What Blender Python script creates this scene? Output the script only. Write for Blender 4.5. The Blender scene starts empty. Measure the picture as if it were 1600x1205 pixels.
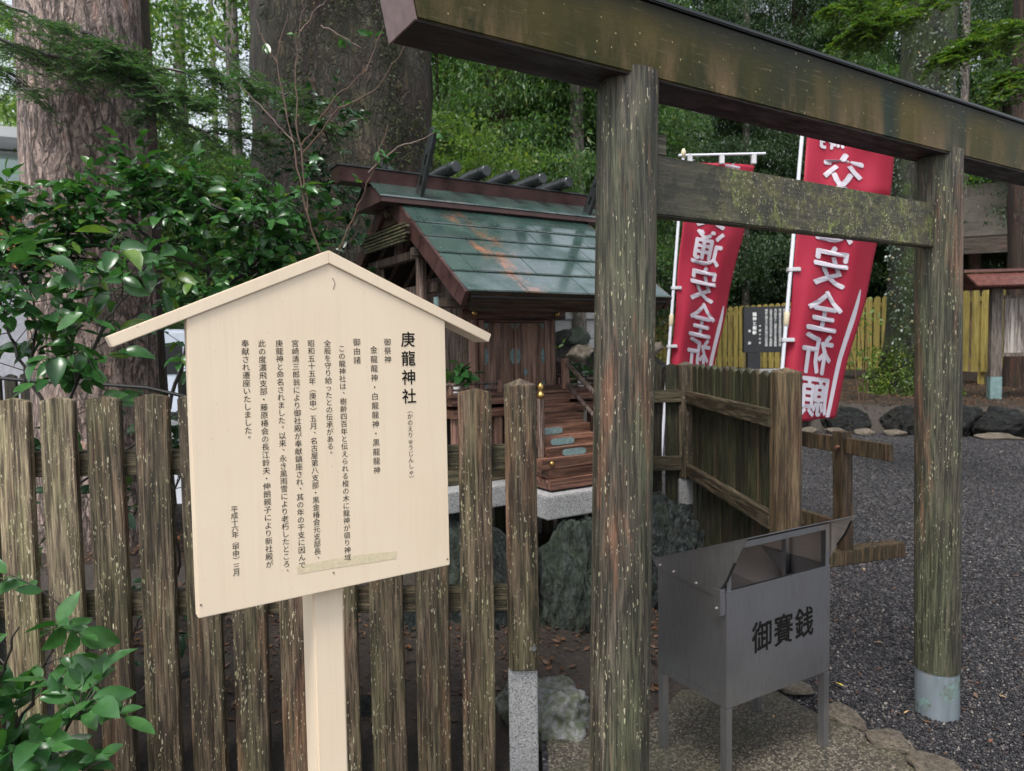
import bpy, bmesh, math, random
import numpy as np
from mathutils import Vector, Matrix, noise as mnoise
random.seed(7); rng = np.random.default_rng(7)
sc = bpy.context.scene
COL = sc.collection
R = math.radians

# ---------------------------------------------------------------- camera, sky, sun, exposure
F_PX = 1112.0
PITCH = math.atan(60.5 / F_PX); ROLL = 0.0155
f_ = Vector((0, math.cos(PITCH), -math.sin(PITCH)))
r0 = Vector((1, 0, 0)); u0 = Vector((0, math.sin(PITCH), math.cos(PITCH)))
r_ = r0 * math.cos(ROLL) - u0 * math.sin(ROLL)
u_ = u0 * math.cos(ROLL) + r0 * math.sin(ROLL)
CAM = Vector((0, 0, 1.5))
cd = bpy.data.cameras.new('camera'); cam = bpy.data.objects.new('camera', cd); COL.objects.link(cam)
cam.matrix_world = Matrix(((r_.x, u_.x, -f_.x, CAM.x), (r_.y, u_.y, -f_.y, CAM.y), (r_.z, u_.z, -f_.z, CAM.z), (0, 0, 0, 1)))
cd.sensor_width = 36; cd.lens = 36 * F_PX / 1600; cd.clip_start = 0.02; cd.clip_end = 500
cd.dof.use_dof = True; cd.dof.focus_distance = 1.95; cd.dof.aperture_fstop = 6.5
sc.camera = cam
SUN_EL, SUN_AZ = 62, 205
w = bpy.data.worlds.new('World'); sc.world = w; w.use_nodes = True
wn = w.node_tree; bg = wn.nodes['Background']
sky = wn.nodes.new('ShaderNodeTexSky'); sky.sky_type = 'NISHITA'; sky.sun_disc = False
sky.sun_elevation = R(SUN_EL); sky.sun_rotation = R(SUN_AZ); sky.air_density = 1.2; sky.dust_density = 3.0; sky.ozone_density = 1.0
hs = wn.nodes.new('ShaderNodeHueSaturation'); hs.inputs['Saturation'].default_value = 0.35
wn.links.new(sky.outputs[0], hs.inputs['Color']); wn.links.new(hs.outputs[0], bg.inputs['Color'])
bg.inputs['Strength'].default_value = 0.125
sd = bpy.data.lights.new('sun', 'SUN'); sun = bpy.data.objects.new('sun', sd); COL.objects.link(sun)
sd.energy = 1.5; sd.angle = R(18); sd.color = (1.0, 0.97, 0.93)
_sa = R(SUN_AZ); sdir = Vector((math.sin(_sa) * math.cos(R(SUN_EL)), math.cos(_sa) * math.cos(R(SUN_EL)), math.sin(R(SUN_EL))))
sun.rotation_euler = sdir.to_track_quat('Z', 'Y').to_euler()
vs = sc.view_settings; vs.view_transform = 'Standard'; vs.look = 'None'; vs.gamma = 1; vs.exposure = 1.15
vs.use_curve_mapping = False

def at(x, y, D):
    """world point seen at photo pixel (x, y) at distance Y = D"""
    d = f_ + r_ * ((x - 800) / F_PX) - u_ * ((y - 602.5) / F_PX)
    return CAM + d * (D / d.y)

# ---------------------------------------------------------------- helpers
def tag(o, label=None, cat=None, group=None, kind=None):
    if label: o['label'] = label
    if cat: o['category'] = cat
    if group: o['group'] = group
    if kind: o['kind'] = kind
    return o

def empty(name, loc=(0, 0, 0), rz=0.0, label=None, cat=None, group=None):
    o = bpy.data.objects.new(name, None); COL.objects.link(o)
    o.location = loc; o.rotation_euler = (0, 0, rz); o.empty_display_size = 0.1
    return tag(o, label, cat, group)

class MB:
    def __init__(s): s.v = []; s.f = []
    def raw(s, v, f):
        n = len(s.v); s.v += [tuple(p) for p in v]; s.f += [tuple(i + n for i in q) for q in f]; return s
    def box(s, x0, x1, y0, y1, z0, z1, M=None):
        v = [Vector(p) for p in ((x0, y0, z0), (x1, y0, z0), (x1, y1, z0), (x0, y1, z0), (x0, y0, z1), (x1, y0, z1), (x1, y1, z1), (x0, y1, z1))]
        if M is not None: v = [M @ p for p in v]
        return s.raw(v, [(0, 3, 2, 1), (4, 5, 6, 7), (0, 1, 5, 4), (1, 2, 6, 5), (2, 3, 7, 6), (3, 0, 4, 7)])
    def hexa(s, b, t):
        """bottom quad b and top quad t (same winding, counter clockwise seen from above)"""
        return s.raw(list(b) + list(t), [(0, 3, 2, 1), (4, 5, 6, 7), (0, 1, 5, 4), (1, 2, 6, 5), (2, 3, 7, 6), (3, 0, 4, 7)])
    def prism(s, poly, ax, t0, t1):
        """poly (counter clockwise) in the plane across ax, from t0 to t1"""
        n = len(poly)
        def P(a, b, t): return {'x': (t, a, b), 'y': (a, t, b), 'z': (a, b, t)}[ax]
        v = [P(a, b, t0) for a, b in poly] + [P(a, b, t1) for a, b in poly]
        f = [tuple(range(n))[::-1], tuple(range(n, 2 * n))] + [(i, (i + 1) % n, n + (i + 1) % n, n + i) for i in range(n)]
        if ax == 'y': f = [q[::-1] for q in f]
        return s.raw(v, f)
    def tube(s, pts, rad, n=8, cap=True, sq=1.0):
        pts = [Vector(p) for p in pts]; m = len(pts)
        if not hasattr(rad, '__len__'): rad = [rad] * m
        vs_ = []; fs = []; a = None
        for i, p in enumerate(pts):
            t = (pts[min(i + 1, m - 1)] - pts[max(i - 1, 0)]).normalized()
            if a is None:
                a = t.cross(Vector((0, 0, 1)) if abs(t.z) < 0.9 else Vector((1, 0, 0))).normalized()
            else: a = (a - t * a.dot(t)).normalized()
            b = t.cross(a)
            for k in range(n):
                th = 2 * math.pi * k / n
                vs_.append(p + (a * math.cos(th) + b * math.sin(th) * sq) * rad[i])
        for i in range(m - 1):
            for k in range(n):
                k2 = (k + 1) % n; fs.append((i * n + k, i * n + k2, (i + 1) * n + k2, (i + 1) * n + k))
        if cap: fs += [tuple(range(n))[::-1], tuple(range((m - 1) * n, m * n))]
        return s.raw(vs_, fs)
    def build(s, name, mat, parent=None, smooth=False, bevel=0, segs=2, loc=None):
        me = bpy.data.meshes.new(name); me.from_pydata(s.v, [], s.f); me.update()
        bm_ = bmesh.new(); bm_.from_mesh(me); bmesh.ops.recalc_face_normals(bm_, faces=bm_.faces)
        if bevel:
            bmesh.ops.bevel(bm_, geom=[e for e in bm_.edges if e.is_manifold and e.calc_face_angle(0) > 0.5], offset=bevel, segments=segs, affect='EDGES', clamp_overlap=True)
        bm_.to_mesh(me); bm_.free()
        return mk(name, me, mat, parent, smooth, loc)

def mk(name, me, mat, parent=None, smooth=False, loc=None):
    if mat is not None and not me.materials: me.materials.append(mat)
    if smooth:
        me.polygons.foreach_set('use_smooth', [True] * len(me.polygons))
        if smooth == 'angle': me.set_sharp_from_angle(angle=R(35))
    o = bpy.data.objects.new(name, me); COL.objects.link(o)
    if parent is not None: o.parent = parent
    if loc is not None: o.location = loc
    return o

def npmesh(name, V, Fc):
    """V (n,3), Fc (m,k) of equal-sided faces"""
    V = np.ascontiguousarray(V, dtype=np.float32); Fc = np.ascontiguousarray(Fc, dtype=np.int32)
    me = bpy.data.meshes.new(name); k = Fc.shape[1]
    me.vertices.add(len(V)); me.vertices.foreach_set('co', V.ravel())
    me.loops.add(Fc.size); me.loops.foreach_set('vertex_index', Fc.ravel())
    me.polygons.add(len(Fc)); me.polygons.foreach_set('loop_start', np.arange(0, Fc.size, k, dtype=np.int32))
    me.polygons.foreach_set('loop_total', np.full(len(Fc), k, dtype=np.int32))
    me.update(calc_edges=True); me.validate()
    return me

# ---------------------------------------------------------------- materials
class NM:
    def __init__(s, name):
        s.m = bpy.data.materials.new(name); s.m.use_nodes = True; s.t = s.m.node_tree
        s.b = s.t.nodes['Principled BSDF']; s.co = s.t.nodes.new('ShaderNodeTexCoord').outputs['Object']
    def new(s, t): return s.t.nodes.new(t)
    def ln(s, a, b): s.t.links.new(a, b)
    def use_object(s, o):
        n = s.new('ShaderNodeTexCoord'); n.object = o; s.co = n.outputs['Object']
    def jitter(s, amt=37.0):
        oi = s.new('ShaderNodeObjectInfo'); v = s.new('ShaderNodeVectorMath'); v.operation = 'SCALE'
        v.inputs[0].default_value = (amt, amt * 1.7, amt * 0.6); s.ln(oi.outputs['Random'], v.inputs['Scale'])
        a = s.new('ShaderNodeVectorMath'); a.operation = 'ADD'; s.ln(s.co, a.inputs[0]); s.ln(v.outputs[0], a.inputs[1]); s.co = a.outputs[0]
        return oi.outputs['Random']
    def sc(s, v, co=None):
        m = s.new('ShaderNodeMapping'); m.inputs['Scale'].default_value = v; s.ln(co or s.co, m.inputs['Vector']); return m.outputs[0]
    def noise(s, scale, detail=4, rough=0.6, st=None, dist=0, co=None):
        n = s.new('ShaderNodeTexNoise'); n.inputs['Scale'].default_value = scale; n.inputs['Detail'].default_value = detail
        n.inputs['Roughness'].default_value = rough; n.inputs['Distortion'].default_value = dist
        s.ln(s.sc(st, co) if st else (co or s.co), n.inputs['Vector']); return n.outputs['Fac']
    def vor(s, scale, feat='F1', st=None, out='Distance', co=None, rand=1.0):
        n = s.new('ShaderNodeTexVoronoi'); n.feature = feat; n.inputs['Scale'].default_value = scale; n.inputs['Randomness'].default_value = rand
        s.ln(s.sc(st, co) if st else (co or s.co), n.inputs['Vector']); return n.outputs[out]
    def warp(s, scale, amt, st=None):
        n = s.new('ShaderNodeTexNoise'); n.inputs['Scale'].default_value = scale; s.ln(s.sc(st) if st else s.co, n.inputs['Vector'])
        a = s.new('ShaderNodeVectorMath'); a.operation = 'MULTIPLY_ADD'; s.ln(n.outputs['Color'], a.inputs[0]); a.inputs[1].default_value = (amt,) * 3; s.ln(s.co, a.inputs[2])
        return a.outputs[0]
    def ramp(s, fac, stops, interp='LINEAR'):
        n = s.new('ShaderNodeValToRGB'); n.color_ramp.interpolation = interp; e = n.color_ramp.elements
        while len(e) < len(stops): e.new(0.5)
        for i, (p, c) in enumerate(stops):
            e[i].position = p; e[i].color = (c, c, c, 1) if not hasattr(c, '__len__') else tuple(c) + (1,)
        s.ln(fac, n.inputs[0]); return n.outputs[0]
    def step(s, fac, a, b): return s.ramp(fac, [(a, 0.0), (b, 1.0)])
    def mix(s, fac, a, b, mode='MIX'):
        n = s.new('ShaderNodeMix'); n.data_type = 'RGBA'; n.blend_type = mode
        for k, v in ((0, fac), (6, a), (7, b)):
            if hasattr(v, 'is_output'): s.ln(v, n.inputs[k])
            elif hasattr(v, '__len__'): n.inputs[k].default_value = tuple(v) + (1,)
            else: n.inputs[k].default_value = v if k == 0 else (v, v, v, 1)
        return n.outputs[2]
    def math(s, op, a, b=None):
        n = s.new('ShaderNodeMath'); n.operation = op
        for i, v in enumerate((a, b)):
            if v is None: continue
            if hasattr(v, 'is_output'): s.ln(v, n.inputs[i])
            else: n.inputs[i].default_value = v
        return n.outputs[0]
    def sep(s, co=None):
        n = s.new('ShaderNodeSeparateXYZ'); s.ln(co or s.co, n.inputs[0]); return n.outputs
    def bump(s, h, st=0.5, d=0.01, normal=None):
        n = s.new('ShaderNodeBump'); n.inputs['Strength'].default_value = st; n.inputs['Distance'].default_value = d
        s.ln(h, n.inputs['Height'])
        if normal is not None: s.ln(normal, n.inputs['Normal'])
        s.ln(n.outputs[0], s.b.inputs['Normal']); return n.outputs[0]
    def out(s, color=None, rough=None, metal=None, spec=None):
        for k, v in (('Base Color', color), ('Roughness', rough), ('Metallic', metal), ('Specular IOR Level', spec)):
            if v is None: continue
            if hasattr(v, 'is_output'): s.ln(v, s.b.inputs[k])
            else: s.b.inputs[k].default_value = tuple(v) + (1,) if hasattr(v, '__len__') else v
        return s.m

def simple(name, col, rough=0.5, metal=0, var=0.15, sc_=12):
    n = NM(name); c = n.mix(n.ramp(n.noise(sc_), [(0.3, 0.0), (0.7, 1.0)]), [x * (1 - var) for x in col], [min(1, x * (1 + var)) for x in col])
    return n.out(c, rough, metal)

def wood(name, dark, mid, light, green=0.35, rust=0.3, fleck=0.5, grain='z', rough=0.55, gcol=(0.05, 0.058, 0.025), gs=70, jit=True, k=0.92):
    """wet weathered timber: fine grain along one axis, algae, bare reddish wood, pale lichen flecks, dark splits"""
    n = NM(name); dark, mid, light, gcol = [[x * k for x in c] for c in (dark, mid, light, gcol)]
    rnd = n.jitter() if jit else None
    ax = lambda v: {'z': (1, 1, v), 'x': (v, 1, 1), 'y': (1, v, 1)}[grain]
    g = n.noise(gs, 8, 0.72, ax(0.05), 0.5); g2 = n.noise(gs * 2.6, 4, 0.7, ax(0.035))
    gg = n.math('ADD', n.math('MULTIPLY', g, 0.7), n.math('MULTIPLY', g2, 0.3))
    c = n.ramp(gg, [(0.38, [x * .55 for x in dark]), (0.46, dark), (0.52, mid), (0.62, light)])
    big = n.noise(8, 5, 0.65, ax(0.25)); tone = n.noise(16, 4, 0.6, ax(0.12))
    c = n.mix(n.step(tone, 0.35, 0.65), n.mix(1.0, c, (0.62, 0.62, 0.62), 'MULTIPLY'), c)
    c = n.mix(n.math('MULTIPLY', n.step(big, 0.42, 0.60), green), c, n.mix(n.step(gg, .4, .6), [x * 0.35 for x in gcol], [x * 1.8 for x in gcol]))
    rs = n.noise(9, 6, 0.7, ax(0.13))
    c = n.mix(n.math('MULTIPLY', n.step(rs, 0.53, 0.64), rust), c, n.ramp(gg, [(0.4, [x * k for x in (0.06, 0.028, 0.017)]), (0.6, [x * k for x in (0.26, 0.125, 0.075)])]))
    # dark splits along the grain
    sp = n.noise(34, 3, 0.6, ax(0.03)); c = n.mix(n.ramp(n.math('ABSOLUTE', n.math('SUBTRACT', sp, 0.5)), [(0.0, 0.75), (0.012, 0.0)]), c, [x * .25 for x in dark])
    # lichen and flaking pale flecks, size varies from cell to cell
    wp = n.warp(70, 0.008)
    def flecks(scale, st, size, m0, m1, sd):
        v = n.new('ShaderNodeTexVoronoi'); v.inputs['Scale'].default_value = scale
        mp = n.new('ShaderNodeMapping'); mp.inputs['Scale'].default_value = ax(st); mp.inputs['Location'].default_value = (sd, sd, sd); n.ln(wp, mp.inputs[0]); n.ln(mp.outputs[0], v.inputs['Vector'])
        bw = n.new('ShaderNodeSeparateColor'); n.ln(v.outputs['Color'], bw.inputs[0])
        msk = n.step(n.noise(11 + sd, 4, 0.65, ax(0.35)), m0, m1)
        thr = n.math('MULTIPLY', n.math('MULTIPLY', n.math('POWER', bw.outputs[0], 1.6), msk), size)
        return n.math('LESS_THAN', v.outputs['Distance'], thr)
    f1 = flecks(100, 0.27, 0.46 * fleck, 0.42, 0.70, 0); f2 = flecks(42, 0.35, 0.34 * fleck, 0.52, 0.74, 3.3); f3 = flecks(190, 0.2, 0.56 * fleck, 0.34, 0.64, 7.7)
    ff = n.math('MAXIMUM', n.math('MAXIMUM', f1, f3), n.math('MULTIPLY', f2, 0.75))
    lich = n.ramp(n.noise(26, 3), [(0.35, [x * (0.5 + k * .6) for x in (0.23, 0.235, 0.12)]), (0.65, [x * (0.5 + k * .6) for x in (0.42, 0.39, 0.30)])])
    c = n.mix(n.math('MULTIPLY', ff, 0.85), c, lich)
    if rnd is not None:
        c = n.mix(1.0, c, n.ramp(rnd, [(0.0, (0.82, 0.80, 0.78)), (0.5, (1.0, 0.98, 0.93)), (1.0, (1.18, 1.12, 1.08))]), 'MULTIPLY')
    rr = n.ramp(n.noise(22, 3, 0.6, ax(0.3)), [(0.3, rough - 0.2), (0.7, rough + 0.2)])
    h = n.math('ADD', n.math('MULTIPLY', gg, 1.6), n.math('MULTIPLY', ff, 0.3))
    n.bump(h, 0.8, 0.005)
    return n.out(c, rr, spec=0.4)

PICK = wood('weathered_picket_wood', (0.030, 0.023, 0.016), (0.088, 0.066, 0.046), (0.175, 0.138, 0.095), 0.35, 0.35, 0.9, k=1.35)
PICKL = wood('pale_weathered_picket_wood', (0.060, 0.045, 0.032), (0.15, 0.120, 0.082), (0.28, 0.235, 0.155), 0.35, 0.25, 1.0, gcol=(0.10, 0.105, 0.045), k=1.75)
RAIL = wood('weathered_rail_wood', (0.035, 0.028, 0.017), (0.095, 0.077, 0.048), (0.19, 0.155, 0.10), 0.4, 0.2, 0.45, grain='x')
RAILY = wood('weathered_wing_rail_wood', (0.045, 0.035, 0.022), (0.11, 0.085, 0.055), (0.25, 0.205, 0.14), 0.3, 0.2, 0.25, grain='y')
WINGP = wood('algae_covered_picket_wood', (0.020, 0.020, 0.012), (0.052, 0.050, 0.030), (0.12, 0.105, 0.068), 0.6, 0.25, 0.35)
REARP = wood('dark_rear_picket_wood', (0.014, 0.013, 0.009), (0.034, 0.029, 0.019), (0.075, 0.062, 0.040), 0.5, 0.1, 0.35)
POSTW = wood('orange_brown_post_wood', (0.060, 0.040, 0.022), (0.14, 0.095, 0.055), (0.25, 0.18, 0.11), 0.35, 0.7, 0.3, gcol=(0.07, 0.07, 0.03))
PILLAR = wood('torii_pillar_wood', (0.026, 0.024, 0.018), (0.068, 0.061, 0.047), (0.135, 0.118, 0.090), 0.65, 0.65, 0.85, gcol=(0.052, 0.060, 0.034), gs=90, k=1.15)
STANDW = wood('wet_brown_stand_wood', (0.030, 0.020, 0.011), (0.082, 0.052, 0.028), (0.165, 0.11, 0.065), 0.2, 0.15, 0.12)
SHRW = wood('shrine_red_brown_wood', (0.17, 0.095, 0.072), (0.32, 0.185, 0.145), (0.46, 0.29, 0.235), 0.10, 0.4, 0.05, gs=40, rough=0.5, k=1)
SHRWX = wood('shrine_red_brown_board', (0.10, 0.047, 0.034), (0.23, 0.11, 0.078), (0.37, 0.20, 0.15), 0.15, 0.4, 0.05, grain='x', gs=40, rough=0.42, k=1)
SHRG = wood('shrine_grey_weathered_wood', (0.060, 0.040, 0.034), (0.20, 0.145, 0.125), (0.33, 0.26, 0.23), 0.2, 0.25, 0.08, gs=50, k=1)
SHRGX = wood('shrine_grey_weathered_beam', (0.05, 0.034, 0.028), (0.12, 0.085, 0.072), (0.20, 0.15, 0.125), 0.3, 0.25, 0.1, grain='x', gs=50)
MOSSW = wood('mossy_stacked_wood', (0.03, 0.03, 0.015), (0.10, 0.095, 0.05), (0.24, 0.22, 0.13), 0.6, 0.1, 0.2, grain='x', gs=50)

def kasagi_mat():
    n = NM('mossy_painted_beam'); 
    s1 = n.noise(3.2, 4, 0.55, (1, 1, 0.45)); s2 = n.noise(5, 6, 0.7, (1, 1, 0.30), 0.3); fine = n.noise(55, 5, 0.7, (0.25, 1, 1))
    c = n.ramp(s1, [(0.30, (0.013, 0.017, 0.007)), (0.50, (0.036, 0.034, 0.010)), (0.68, (0.070, 0.056, 0.016))])
    z0_ = n.sep()[2]; low = n.ramp(z0_, [(0.02, 1.0), (0.13, 0.15)])
    c = n.mix(n.math('MULTIPLY', n.math('MULTIPLY', n.step(s2, 0.46, 0.60), low), 0.95), c, n.mix(n.noise(18, 4, 0.7, (1, 1, 0.2)), (0.060, 0.042, 0.020), (0.17, 0.115, 0.056)))
    c = n.mix(n.math('MULTIPLY', n.step(n.noise(4.2, 3, 0.5, (1, 1, 0.15)), 0.60, 0.70), 0.8), c, (0.006, 0.020, 0.016))
    z = n.sep()[2]
    c = n.mix(n.math('MULTIPLY', n.step(z, 0.12, 0.185), 0.9), c, (0.014, 0.015, 0.010))
    c = n.mix(n.math('LESS_THAN', n.vor(34, co=n.warp(30, 0.02)), 0.075), c, (0.33, 0.26, 0.13))
    c = n.mix(n.math('MULTIPLY', n.step(n.noise(120, 3, 0.7, (0.1, 1, 1)), 0.6, 0.7), 0.35), c, (0.16, 0.13, 0.075))
    n.bump(n.math('ADD', fine, n.math('MULTIPLY', n.noise(140, 2), 0.6)), 0.35, 0.003)
    return n.out(c, n.ramp(s1, [(0.3, 0.4), (0.7, 0.62)]), spec=0.14)
KASAGI = kasagi_mat()
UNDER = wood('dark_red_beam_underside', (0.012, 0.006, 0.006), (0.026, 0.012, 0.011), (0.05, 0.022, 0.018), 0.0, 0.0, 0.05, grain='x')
ENDP = simple('copper_end_cap', (0.16, 0.10, 0.095), 0.42, 0.2, 0.25, 30)
def nuki_mat():
    n = NM('lichen_covered_tie_beam')
    g = n.noise(60, 6, 0.7, (0.06, 1, 1))
    c = n.ramp(g, [(0.3, (0.022, 0.021, 0.013)), (0.5, (0.055, 0.050, 0.030)), (0.72, (0.11, 0.10, 0.06))])
    wp = n.warp(14, 0.07)
    x = n.math('ADD', n.sep()[0], 0.83)
    patch = n.vor(16, 'SMOOTH_F1', co=wp); rmask = n.ramp(x, [(0.28, 0.0), (0.5, 1.0)])
    c = n.mix(n.math('MULTIPLY', n.math('MULTIPLY', n.step(n.noise(18, 4, 0.6, co=wp), 0.47, 0.54), rmask), 0.85), c, n.ramp(n.noise(70, 3), [(0.35, (0.035, 0.036, 0.012)), (0.65, (0.135, 0.13, 0.045))]))
    c = n.mix(n.math('MULTIPLY', n.math('MULTIPLY', n.step(n.noise(16, 8, 0.78, (1, 1, 0.6), co=wp), 0.565, 0.60), rmask), 0.85), c, n.ramp(n.noise(90, 3), [(.35, (0.09, 0.11, 0.022)), (.65, (0.25, 0.30, 0.07))]))
    c = n.mix(n.math('MULTIPLY', n.math('MULTIPLY', n.step(n.noise(45, 6, 0.8), 0.57, 0.61), rmask), 0.8), c, (0.30, 0.28, 0.17))
    c = n.mix(n.math('MULTIPLY', n.step(n.noise(12, 6, 0.7, co=wp), .5, .6), .7), c, (0.016, 0.017, 0.011))
    c = n.mix(n.math('MULTIPLY', n.math('LESS_THAN', n.vor(85, co=n.warp(50, 0.01)), 0.2), n.math('MULTIPLY', n.step(n.noise(8, 3), 0.42, 0.6), rmask)), c, (0.42, 0.40, 0.26))
    n.bump(n.math('ADD', g, n.noise(90, 4)), 0.5, 0.004)
    return n.out(c, 0.6)
NUKI = nuki_mat()

def cream():
    n = NM('cream_painted_wood')
    c = n.mix(n.ramp(n.noise(3, 3), [(0.35, 0.0), (0.7, 1.0)]), (0.73, 0.60, 0.445), (0.76, 0.635, 0.48))
    sp = n.math('LESS_THAN', n.vor(38, co=n.warp(60, 0.01)), 0.06)
    c = n.mix(n.math('MULTIPLY', sp, 0.6), c, (0.50, 0.36, 0.25))
    c = n.mix(n.math('MULTIPLY', n.step(n.noise(2.5, 5, 0.7), 0.62, 0.78), 0.25), c, (0.66, 0.50, 0.36))
    gr = n.noise(60, 5, .7, (1, 1, .03)); c = n.mix(n.math('MULTIPLY', n.step(gr, .5, .62), .12), c, (0.55, 0.43, 0.32))
    st_ = n.noise(14, 5, .7, (1, 1, .12)); c = n.mix(n.math('MULTIPLY', n.step(st_, .58, .72), .16), c, (0.50, 0.42, 0.30))
    n.bump(n.math('ADD', n.noise(120, 4, 0.7, (1, 1, 0.06)), n.math('MULTIPLY', n.math('LESS_THAN', n.vor(26), 0.09), 1.2)), 0.22, 0.0012)
    return n.out(c, 0.42)
CREAM = cream()
INK = simple('black_lettering_paint', (0.006, 0.006, 0.005), 0.7, 0, 0.3, 40); INK.node_tree.nodes['Principled BSDF'].inputs['Specular IOR Level'].default_value = 0.15
TAPE = simple('yellowed_tape_glue', (0.62, 0.53, 0.36), 0.5, 0, 0.12, 90)

def steel(name, col=(0.36, 0.36, 0.37), ax=(1, 1, 0.04), r=0.33):
    n = NM(name); b = n.noise(260, 3, 0.6, ax); m = n.noise(3, 3, 0.5)
    c = n.mix(n.step(b, 0.35, 0.65), [x * 0.90 for x in col], [x * 1.06 for x in col])
    c = n.mix(n.math('MULTIPLY', n.step(n.noise(55, 5, 0.75), 0.60, 0.68), 0.35), c, [x * 0.45 for x in col])
    c = n.mix(n.math('MULTIPLY', n.step(n.noise(9, 5, 0.7, (1, 1, .3)), 0.56, 0.72), 0.25), c, [x * q for x, q in zip(col, (.75, .6, .5))])
    n.bump(n.math('ADD', b, n.math('MULTIPLY', n.noise(2.2, 2), 2.0)), 0.10, 0.003)
    return n.out(c, n.math('ADD', n.math('MULTIPLY', b, .12), n.ramp(m, [(0.3, r - 0.10), (0.7, r + 0.02)])), 0.95)
STEEL = steel('brushed_stainless_steel'); STEELD = steel('lit_brown_steel', (0.78, 0.69, 0.63), (1, 0.05, 1), 0.5)  # second steel: brownish copy, colour lightened so the box interior looks lit
SLEEVE = None
def granite(name, base=0.42, sc_=230, moss=0.0, tint=(1, 1, 1)):
    n = NM(name); v = n.vor(sc_, out='Color'); bw = n.new('ShaderNodeRGBToBW'); n.ln(v, bw.inputs[0])
    c = n.ramp(bw.outputs[0], [(0.15, [0.35 * base * t for t in tint]), (0.4, [0.8 * base * t for t in tint]), (0.75, [1.15 * base * t for t in tint])])
    c = n.mix(n.math('MULTIPLY', n.step(n.noise(5, 4), 0.45, 0.7), 0.35), c, [0.55 * base * t for t in tint])
    if moss: c = n.mix(n.math('MULTIPLY', n.step(n.noise(6, 5, 0.65), 0.42, 0.58), moss), c, (0.04, 0.055, 0.018))
    n.bump(n.noise(120, 3), 0.3, 0.002)
    return n.out(c, 0.6)
GRAN = granite('grey_granite', 0.32); GRANM = granite('mossy_granite', 0.17, 160, 0.8)
def rockmat(name, a, b, vein=(0.35, 0.40, 0.36), vs_=0.5, moss=0.4, mc=(0.05, 0.075, 0.02)):
    n = NM(name); n.jitter(11)
    wp = n.warp(5, 0.3)
    s1 = n.noise(5, 9, 0.75, co=wp); s2 = n.noise(9, 9, 0.8, (1, 0.4, 1), 1.2, co=wp)
    c = n.ramp(s1, [(0.36, [x * .4 for x in a]), (0.5, a), (0.64, b)])
    rg = n.ramp(n.math('ABSOLUTE', n.math('SUBTRACT', n.noise(4, 8, 0.65, (1, 0.5, 1), 0.8, co=wp), 0.5)), [(0.0, 0.0), (0.03, 1.0)])
    c = n.mix(n.math('MULTIPLY', n.step(n.noise(3.5, 6, 0.7), 0.46, 0.60), moss), c, n.mix(n.noise(40, 6, .7), [x * 0.3 for x in mc], [x * 1.7 for x in mc]))
    c = n.mix(n.math('MULTIPLY', n.step(s2, 0.55, 0.61), vs_), c, n.mix(n.noise(30, 5, .8), [x * .3 for x in vein], vein))
    c = n.mix(n.math('MULTIPLY', n.math('SUBTRACT', 1.0, rg), 0.8), c, [x * .2 for x in a])
    n.bump(n.math('ADD', n.math('ADD', n.noise(7, 10, 0.75, co=wp), n.math('MULTIPLY', rg, 0.25)), n.math('MULTIPLY', n.noise(40, 5, 0.75), 0.3)), 1.0, 0.09)
    return n.out(c, n.ramp(s1, [(0.3, 0.28), (0.7, 0.6)]))
ROCKG = rockmat('green_schist_rock', (0.060, 0.080, 0.068), (0.15, 0.185, 0.155), (0.32, 0.38, 0.34), 0.5, 0.5)
ROCKD = rockmat('dark_wet_rock', (0.022, 0.030, 0.032), (0.075, 0.095, 0.095), (0.36, 0.43, 0.40), 0.5, 0.3)
ROCKW = rockmat('black_rock_with_pale_lichen', (0.010, 0.010, 0.010), (0.035, 0.035, 0.036), (0.28, 0.30, 0.30), 0.55, 0.15)
COBBLE = rockmat('tan_edging_stone', (0.40, 0.33, 0.25), (0.52, 0.45, 0.36), (0.60, 0.55, 0.48), 0.4, 0.0)

def gravel_mat():
    n = NM('dark_grey_gravel'); v = n.vor(85, out='Color'); bw = n.new('ShaderNodeRGBToBW'); n.ln(v, bw.inputs[0])
    c = n.ramp(bw.outputs[0], [(0.2, (0.010, 0.010, 0.012)), (0.5, (0.030, 0.029, 0.034)), (0.72, (0.062, 0.060, 0.064)), (0.9, (0.17, 0.155, 0.145))])
    c = n.mix(n.math('MULTIPLY', n.step(n.noise(0.7, 4), 0.4, 0.7), 0.3), c, (0.040, 0.038, 0.042))
    n.bump(n.vor(85), -0.9, 0.012)
    return n.out(c, n.ramp(bw.outputs[0], [(0.2, 0.35), (0.8, 0.65)]))
GRAVEL = gravel_mat()
def pebble_mat():
    n = NM('gravel_pebble'); g = n.new('ShaderNodeNewGeometry'); r = g.outputs['Random Per Island']
    c = n.ramp(r, [(0.0, (0.006, 0.006, 0.007)), (0.60, (0.024, 0.023, 0.026)), (0.88, (0.056, 0.053, 0.055)), (0.975, (0.12, 0.10, 0.085)), (1.0, (0.26, 0.24, 0.22))])
    return n.out(c, n.ramp(r, [(0.0, 0.5), (1.0, 0.7)]), spec=0.3)
PEB = pebble_mat()
def concrete():
    n = NM('mossy_exposed_aggregate_concrete'); v = n.vor(150, out='Color'); bw = n.new('ShaderNodeRGBToBW'); n.ln(v, bw.inputs[0])
    c = n.ramp(bw.outputs[0], [(0.2, (0.022, 0.019, 0.015)), (0.6, (0.062, 0.053, 0.040)), (0.9, (0.19, 0.165, 0.13))])
    c = n.mix(n.math('MULTIPLY', n.step(n.noise(3.5, 5, 0.65), 0.42, 0.6), 0.65), c, n.mix(bw.outputs[0], (0.022, 0.024, 0.013), (0.085, 0.082, 0.05)))
    n.bump(n.vor(150), -0.5, 0.004); return n.out(c, 0.55)
CONC = concrete()
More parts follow.
